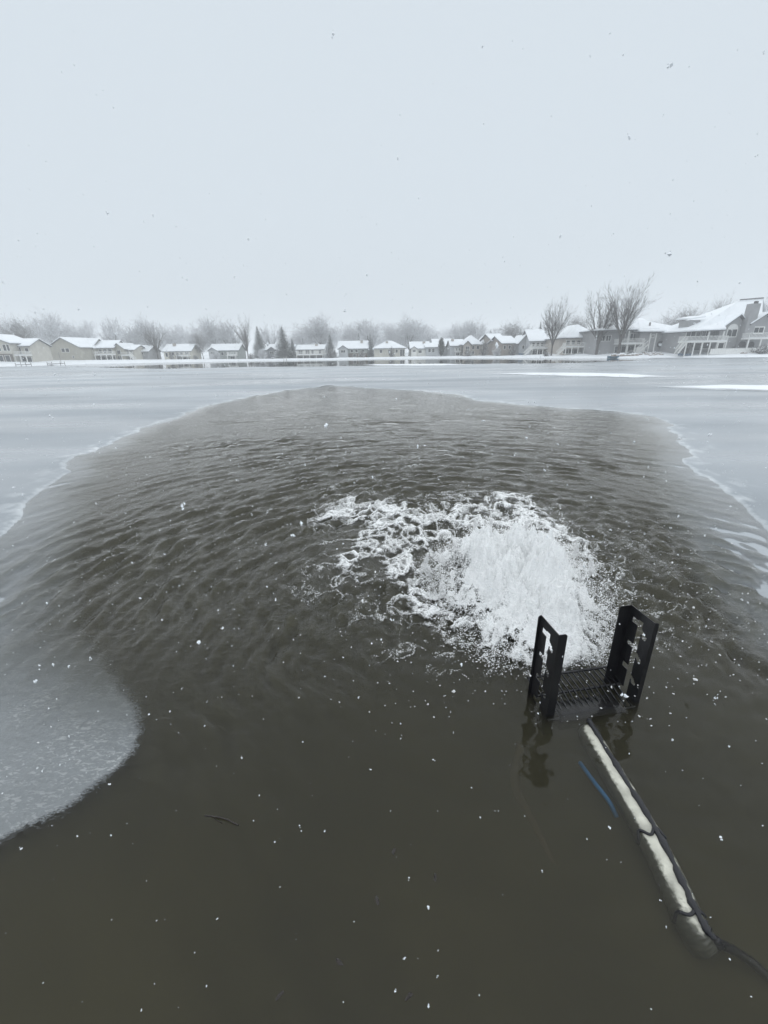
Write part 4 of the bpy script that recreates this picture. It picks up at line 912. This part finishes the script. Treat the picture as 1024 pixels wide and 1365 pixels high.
T = tree
T('wide frosted tree rising behind the far left house', 10, 431, 478, 172, 'wide', 46)
T('dark branched tree between the far left house and the broad gable end', 36, 433, 478, 150, 'roundD', 34)
T('frosted round tree just left of the broad gable end roof', 52, 438, 478, 176, 'round2', 30)
T('tall frosted tree directly behind the broad gable end', 75, 428, 477, 185, 'round1', 38)
T('hazy tree above the left terrace roofs', 115, 436, 477, 195, 'wide', 36)
T('pale frosted tree behind the end of the left terrace', 157, 432, 477, 190, 'round2', 38)
T('thin pale tree behind the stairs of the left terrace', 178, 440, 477, 200, 'tall', 26)
T('dense frosted tree left of the yellow house', 200, 434, 477, 176, 'round1', 36)
T('multi stemmed bare tree close by the left end of the yellow house', 211, 437, 478, 165, 'vase', 26)
T('low hazy tree behind the yellow house roof', 238, 440, 477, 196, 'wide', 34)
T('small hazy tree right of the yellow house', 262, 444, 477, 190, 'round2', 26)
T('tallest frosted tree behind the grey green left gabled house', 290, 433, 477, 184, 'round1', 40)
T('slim frosted tree behind the right end of the grey green house', 314, 437, 477, 182, 'tall', 28)
T('snowy tree with dark low branches left of the grey green house', 272, 448, 479, 168, 'roundD', 18)
T('narrow frosted tree just left of the three spruces', 331, 430, 478, 167, 'tallD', 18)
T('first hazy tree behind the spruces', 362, 439, 477, 190, 'round2', 34)
T('low hazy tree above the white house roof', 405, 444, 477, 195, 'wide', 26)
T('big rounded frosted tree behind the white house', 429, 432, 477, 180, 'round1', 42)
T('lacy frosted tree behind the left half of the wide grey green house', 473, 437, 476, 190, 'wide', 30)
T('lacy frosted tree behind the right half of the wide grey green house', 495, 434, 476, 186, 'round2', 40)
T('pale tree behind the left side of the hip roofed house', 526, 438, 476, 190, 'wide', 28)
T('dense rounded frosted tree between the hip roofed and off white houses', 545, 433, 475, 180, 'round1', 42)
T('low spreading frosted tree above the grey house', 575, 443, 475, 190, 'round2', 34)
T('hazy tree left of the sharp gabled house', 614, 437, 475, 190, 'wide', 30)
T('frosted tree behind the sharp gabled house', 632, 435, 475, 186, 'round1', 34)
T('small frosted tree behind the stepped roof houses', 662, 443, 474, 175, 'round2', 24)
T('brownish round tree behind the stepped roof houses', 684, 435, 474, 168, 'roundD', 30)
T('hazy tree behind the narrow grey house', 700, 440, 474, 165, 'round2', 26)
T('bare tree behind the roofs right of the slender tree', 762, 428, 473, 150, 'roundD', 34)
T('slender dark vase shaped bare tree on the bank before the white deck house', 735, 408, 473, 122, 'vase', 31)
T('left twin of the big bare trees, leaning with a forked trunk', 795, 401, 472, 112, 'tallD', 42)
T('biggest bare tree, dense and fan shaped, right of its leaning twin', 824, 388, 473, 108, 'vase', 50)
T('bare tree showing above the low grey house roof', 903, 418, 466, 135, 'roundD', 36)
T('bare tree behind the dormer of the big right hand house', 955, 409, 462, 135, 'roundD', 26)
T('bare tree at the right edge behind the big house', 1028, 400, 462, 130, 'roundD', 34)
cn = dict(name='spruce_tree', group='spruces along the shore')
T('tall pale green spruce above the round snowy bush', 347, 437, 479, 168, 'spruce2', 19, **cn)
T('largest dark spruce, snow laden, at the middle left of the shore', 379, 437, 479, 164, 'spruce', 26, **cn)
T('smaller spruce pressed against the right side of the largest spruce', 391, 452, 479, 167, 'spruce', 13, **cn)
T('little dark spruce top showing over the white house', 405.5, 452, 477, 182, 'spruce', 7, **cn)
T('snowy spruce standing between the white and the grey green house', 441, 447, 478, 164, 'spruce', 17, **cn)
T('left one of two small spruces over the wide house roof', 479, 445, 476, 180, 'spruce', 8, **cn)
T('spruce at the right end of the wide grey green house', 494, 446, 477, 168, 'spruce', 12, **cn)
T('broad dark columnar evergreen standing in front of the grey houses', 588, 451, 475.5, 156, 'columnar', 11, name='columnar_evergreen')
T('dark spruce top between the two hip roofs', 652, 440, 474, 165, 'spruce', 9, **cn)
T('slim spruce behind the hip roofed roofs', 617, 448, 474, 165, 'spruce', 6, **cn)
T('dark pine crown above the tall deck house roof', 716.5, 431, 473, 150, 'spruce2', 12, **cn)
T('pair of slim spruces behind the narrow grey house', 691, 439, 474, 160, 'spruce', 8, **cn)
T('pale conifer just left of the tall deck house', 703, 441, 474, 155, 'spruce2', 9, **cn)
def sh(label, x, yt, d, w_, key='shrub', yb=478):
    o = T(label, x, yt, yb, d, key, w_, 'shrubs by the houses', 'shrub'); o['category'] = 'shrub'
sh('bare shrub at the left foot of the broad gable end', 62, 466, 148, 16)
sh('dark evergreen like bush against the yellow house wall', 229, 470, 160, 7); sh('second bush by the yellow house, in front of its deck edge', 238, 470, 160, 7)
sh('round brown bush at the right corner of the yellow house', 261, 474, 158, 9)
sh('broad frosted bush in front of the grey green house', 288, 469, 162, 16, 'shrubpale')
sh('big round snowy bush under the spruces', 350, 466, 160, 17, 'shrubpale')
sh('dark bush at the foot of the spruce beside the white house', 442, 465, 160, 12); sh('dark bush at the left foot of the largest spruce', 335, 472, 162, 12)
sh('bare bush in front of the wide grey green house', 483, 468, 162, 10); sh('brown bush before the middle of the hip roofed house', 522, 464, 158, 10)
sh('dense dark bush before the right hip roofed house', 645, 457, 146, 12); sh('snowy reddish bush below the stepped roofs', 663, 464, 141, 18, 'shrubpale')
sh('low bush by the deck of the sharp gabled house', 624, 466, 148, 14); sh('bare bush at the right foot of the stepped houses', 683, 461, 138, 12)
sh('brush pile of twigs at the foot of the slender tree', 728, 469, 121, 10); sh('rusty twiggy bush among the boulders by the white stairs', 838, 467, 106, 12)
sh('large rusty brush heap at the right edge by the water', 1016, 461, 94, 28, yb=472)
sh('bare climbing bush under the left deck of the big house', 916, 457, 98.5, 14, yb=468)
# far wood that reads as one mass
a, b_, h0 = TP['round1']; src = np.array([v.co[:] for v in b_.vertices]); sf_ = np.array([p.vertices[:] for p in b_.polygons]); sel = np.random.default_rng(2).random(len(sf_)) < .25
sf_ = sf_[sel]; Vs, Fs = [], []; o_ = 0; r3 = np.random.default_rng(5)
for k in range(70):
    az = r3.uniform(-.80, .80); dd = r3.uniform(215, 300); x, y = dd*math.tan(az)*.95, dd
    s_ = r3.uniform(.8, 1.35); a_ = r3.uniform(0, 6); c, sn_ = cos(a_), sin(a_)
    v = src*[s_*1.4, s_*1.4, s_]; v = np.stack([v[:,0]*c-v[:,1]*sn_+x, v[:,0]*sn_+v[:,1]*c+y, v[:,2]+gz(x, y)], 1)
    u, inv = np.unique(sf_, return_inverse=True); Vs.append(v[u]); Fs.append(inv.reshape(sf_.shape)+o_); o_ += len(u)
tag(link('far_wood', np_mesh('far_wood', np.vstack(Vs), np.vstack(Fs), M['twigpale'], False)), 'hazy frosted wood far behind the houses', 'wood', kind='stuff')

# ---------------------------------------------------------------- small things on the shore
def rock_mesh(seed):
    r3 = random.Random(seed); import bmesh
    bm = bmesh.new(); bmesh.ops.create_icosphere(bm, subdivisions=2, radius=.5)
    from mathutils import noise
    for v in bm.verts: v.co *= 1 + .35*noise.noise(v.co*2.2 + Vector((seed, 0, 0))); v.co.z *= .7
    me = bpy.data.meshes.new('rock'); bm.to_mesh(me); bm.free(); me.materials.append(M['rock']); return me
RM = [rock_mesh(k) for k in range(4)]; r3 = random.Random(9)
ORD = 'first second third fourth fifth sixth seventh eighth ninth tenth eleventh twelfth thirteenth fourteenth'.split()
def rocks(n, x0, x1, y0, y1, d, lab, grp, s0=.5, s1=1.2, grp2='boulders along the right hand shore'):
    for k in range(n):
        x = x0 + (x1-x0)*(k+.2+.6*r3.random())/n; dd = d + r3.uniform(-2, 1.5); X_, Y_, _ = at(x, 474, dd)
        o = link('boulder', RM[k % 4], None, (X_, Y_, gz(X_, Y_)+.1), r3.uniform(0, 6)); s_ = r3.uniform(s0, s1); o.scale = (s_*1.2, s_, s_)
        tag(o, '%s %s from the left %s' % (ORD[k], lab, grp), 'boulder', 'boulders ' + grp if 0 else grp2)
rocks(14, 818, 848, 0, 0, 106, 'snow dusted boulder', 'below the white stairs', .6, 1.5)
rocks(12, 850, 874, 0, 0, 107, 'small boulder', 'in the row below the low grey house', .4, .9)
rocks(14, 1000, 1030, 0, 0, 98, 'reddish boulder', 'in the heap at the right edge', .7, 1.7)
rocks(8, 987, 1000, 0, 0, 98, 'small boulder', 'before the pale board fence', .4, .9)
rocks(8, 865, 885, 0, 0, 105, 'grey stone', 'by the grey blue boat', .35, .8)
def boat(label, x, y, d, ln, mat, up=False, z=.25, rz=.1):
    X_, Y_, _ = at(x, y, d); r = thing('rowing_boat', label, 'boat', (X_, Y_, max(gz(X_, Y_), 0)+.02), rz); m_ = MB(); n = 9; rows = []
    for i in range(n):
        f = i/(n-1); wdt = .62*(sin(pi*(.12+.80*f))**.6)*(1 if f < .8 else 1-(f-.8)*3.5); h_ = .12*(2*f-1)**2
        rows.append([(ln*(f-.5), -wdt, .38+h_), (ln*(f-.5), -wdt*.7, 0), (ln*(f-.5), wdt*.7, 0), (ln*(f-.5), wdt, .38+h_)])
    vs = [p for q in rows for p in q]; fs = []
    for i in range(n-1):
        for j in range(3): fs.append((4*i+j, 4*i+j+1, 4*i+5+j, 4*i+4+j))
    fs += [(0,1,2,3), (4*n-1, 4*n-2, 4*n-3, 4*n-4)]
    if up: vs = [(x_, y_, .5-z_) for x_, y_, z_ in vs]
    m_.add(vs, fs); m_.build('hull', M[mat], r)
    s_ = MB(); s_.add([(ln*(i/(n-1)-.5)*.93, (-1 if j == 0 else 1)*.5*sin(pi*(.12+.76*i/(n-1))), .36 if not up else .53) for i in range(n) for j in (0, 1)], [(2*i, 2*i+2, 2*i+3, 2*i+1) for i in range(n-1)])
    s_.build('snow_cover', M['snow'], r)
    for fx_ in (-.25, .2): MB().box(ln*fx_-.1, ln*fx_+.1, -.5, .5, .37, .43).build('thwart', M['grey'], r) if not up else None
    return r
boat('blue rowing boat pulled to the waterline below the big bare trees', 818, 475.5, 103, 2.6, 'boatblue', z=.02, rz=.05)
boat('grey blue rowing boat on the snowy bank before the low grey house', 914, 474, 98, 3.3, 'boatgrey', z=.12, rz=.12)
boat('dark rowing boat lying under snow on the shore before the sharp gabled house', 619, 477, 153, 3.0, 'brown', z=.25)
boat('small boat under snow on the shore left of the white stairs', 697, 476, 136, 2.6, 'boatgrey', z=.2)
def dock(label, x, d, ln, wd=1.6):
    X_, Y_, _ = at(x, 482, d); r = thing('dock', label, 'dock', (X_, Y_, .45))
    MB().box(-ln/2, ln/2, -wd/2, wd/2, -.12, 0).build('deck', M['grey'], r); MB().box(-ln/2+.05, ln/2-.05, -wd/2+.05, wd/2-.05, .004, .1).build('snow_layer', M['snow'], r)
    for sx1 in (-1, 1):
        for sy1 in (-1, 1): MB().bar((sx1*(ln/2-.15), sy1*(wd/2+.08), -1.5), (sx1*(ln/2-.15), sy1*(wd/2+.08), .5), .06, 6).build('post', M['dark'], r)
dock('low snow covered dock section on the shore below the broad gable end', 74, 128, 4)
dock('dark dock section on the shore under the white balcony wing', 30, 118, 3)
for lab, x, y0, y1, d in (('tall thin pole on the shore below the broad gable end', 78, 470, 485, 132), ('thin pole on the shore right of the far left house', 24, 473, 484, 124), ('thin pole at the water edge before the right hip roofed house', 635, 471, 480, 148)):
    a_, b2 = at(x, y0, d), at(x, y1, d); q = MB(); q.bar((0,0,-1), (0,0,a_[2]), .06, 6); q.bar((0,0,a_[2]), (0,0,a_[2]+.1), .1, 6)
    tag(q.build('shore_pole', M['grey'], None, loc=(a_[0], a_[1], 0)), lab, 'pole')
for lab, x, d in (('left white marker post at the water edge before the largest spruce', 378.5, 150), ('right white marker post at the water edge before the largest spruce', 382, 149)):
    a_ = at(x, 480, d); q = MB(); q.bar((0,0,-1), (0,0,1.1), .12, 8, .10); q.bar((0,0,1.1), (0,0,1.3), .16, 8, .05)
    tag(q.build('marker_post', M['trim'], None, loc=(a_[0], a_[1], 0)), lab, 'post')

# ---------------------------------------------------------------- falling snow
def flakes(n, lo, hi, smin, smax):
    p = RNG.uniform(lo, hi, (n, 3)); return p, RNG.uniform(smin, smax, n)*(RNG.random(n)**1.3*.9 + .35)
Q, Sq = [], []
for n, lo, hi, a_, b2 in ((5500, (-3.5, .4, .03), (3.5, 6, 2.2), .0009, .0030), (3000, (-7, 3, .05), (7, 14, 4.5), .002, .005), (1500, (-16, 10, .1), (16, 34, 12), .003, .007), (260, (-1.6, .5, .4), (1.6, 2.4, 2.9), .0010, .0026)):
    p, s_ = flakes(n, lo, hi, a_, b2); dist = np.linalg.norm(p - [0, 0, 2], axis=1); k = dist > .55; Q.append(p[k]); Sq.append(s_[k])
p = np.vstack(Q); s_ = np.concatenate(Sq); big_ = RNG.uniform((-1.5, .7, .9), (1.8, 1.9, 2.9), (70, 3)); kb = np.linalg.norm(big_ - [0, 0, 2], axis=1) > .7; p = np.vstack([p, big_[kb]]); s_ = np.concatenate([s_, RNG.uniform(.0022, .0042, kb.sum())]); ps = [p]; ss = [s_]
for k in range(2): ps.append(p + RNG.normal(size=p.shape)*s_[:, None]*.8); ss.append(s_*RNG.uniform(.4, .9, len(s_)))
tag(link('snowflakes', blobs('snowflakes', np.vstack(ps), np.concatenate(ss), RNG.normal(size=(3*len(p), 3))*[.3, .3, 1], M['snow'])), 'white snowflakes drifting down over the water', 'snowflakes', kind='stuff')

# ---------------------------------------------------------------- the snowy air
hm = bpy.data.materials.new('snowy air'); hm.use_nodes = True; t = hm.node_tree; t.nodes.clear()
o_ = nod(hm, 'ShaderNodeOutputMaterial'); hv = nod(hm, 'ShaderNodeVolumePrincipled'); hv.inputs['Color'].default_value = (.965, .975, .985, 1); hv.inputs['Density'].default_value = .0019; hv.inputs['Anisotropy'].default_value = .2
t.links.new(hv.outputs[0], o_.inputs['Volume'])
tag(MB().box(-1000, 1000, -60, 950, -2.6, 24).build('haze', hm), 'pale snowy air over the lake', 'haze', kind='stuff')
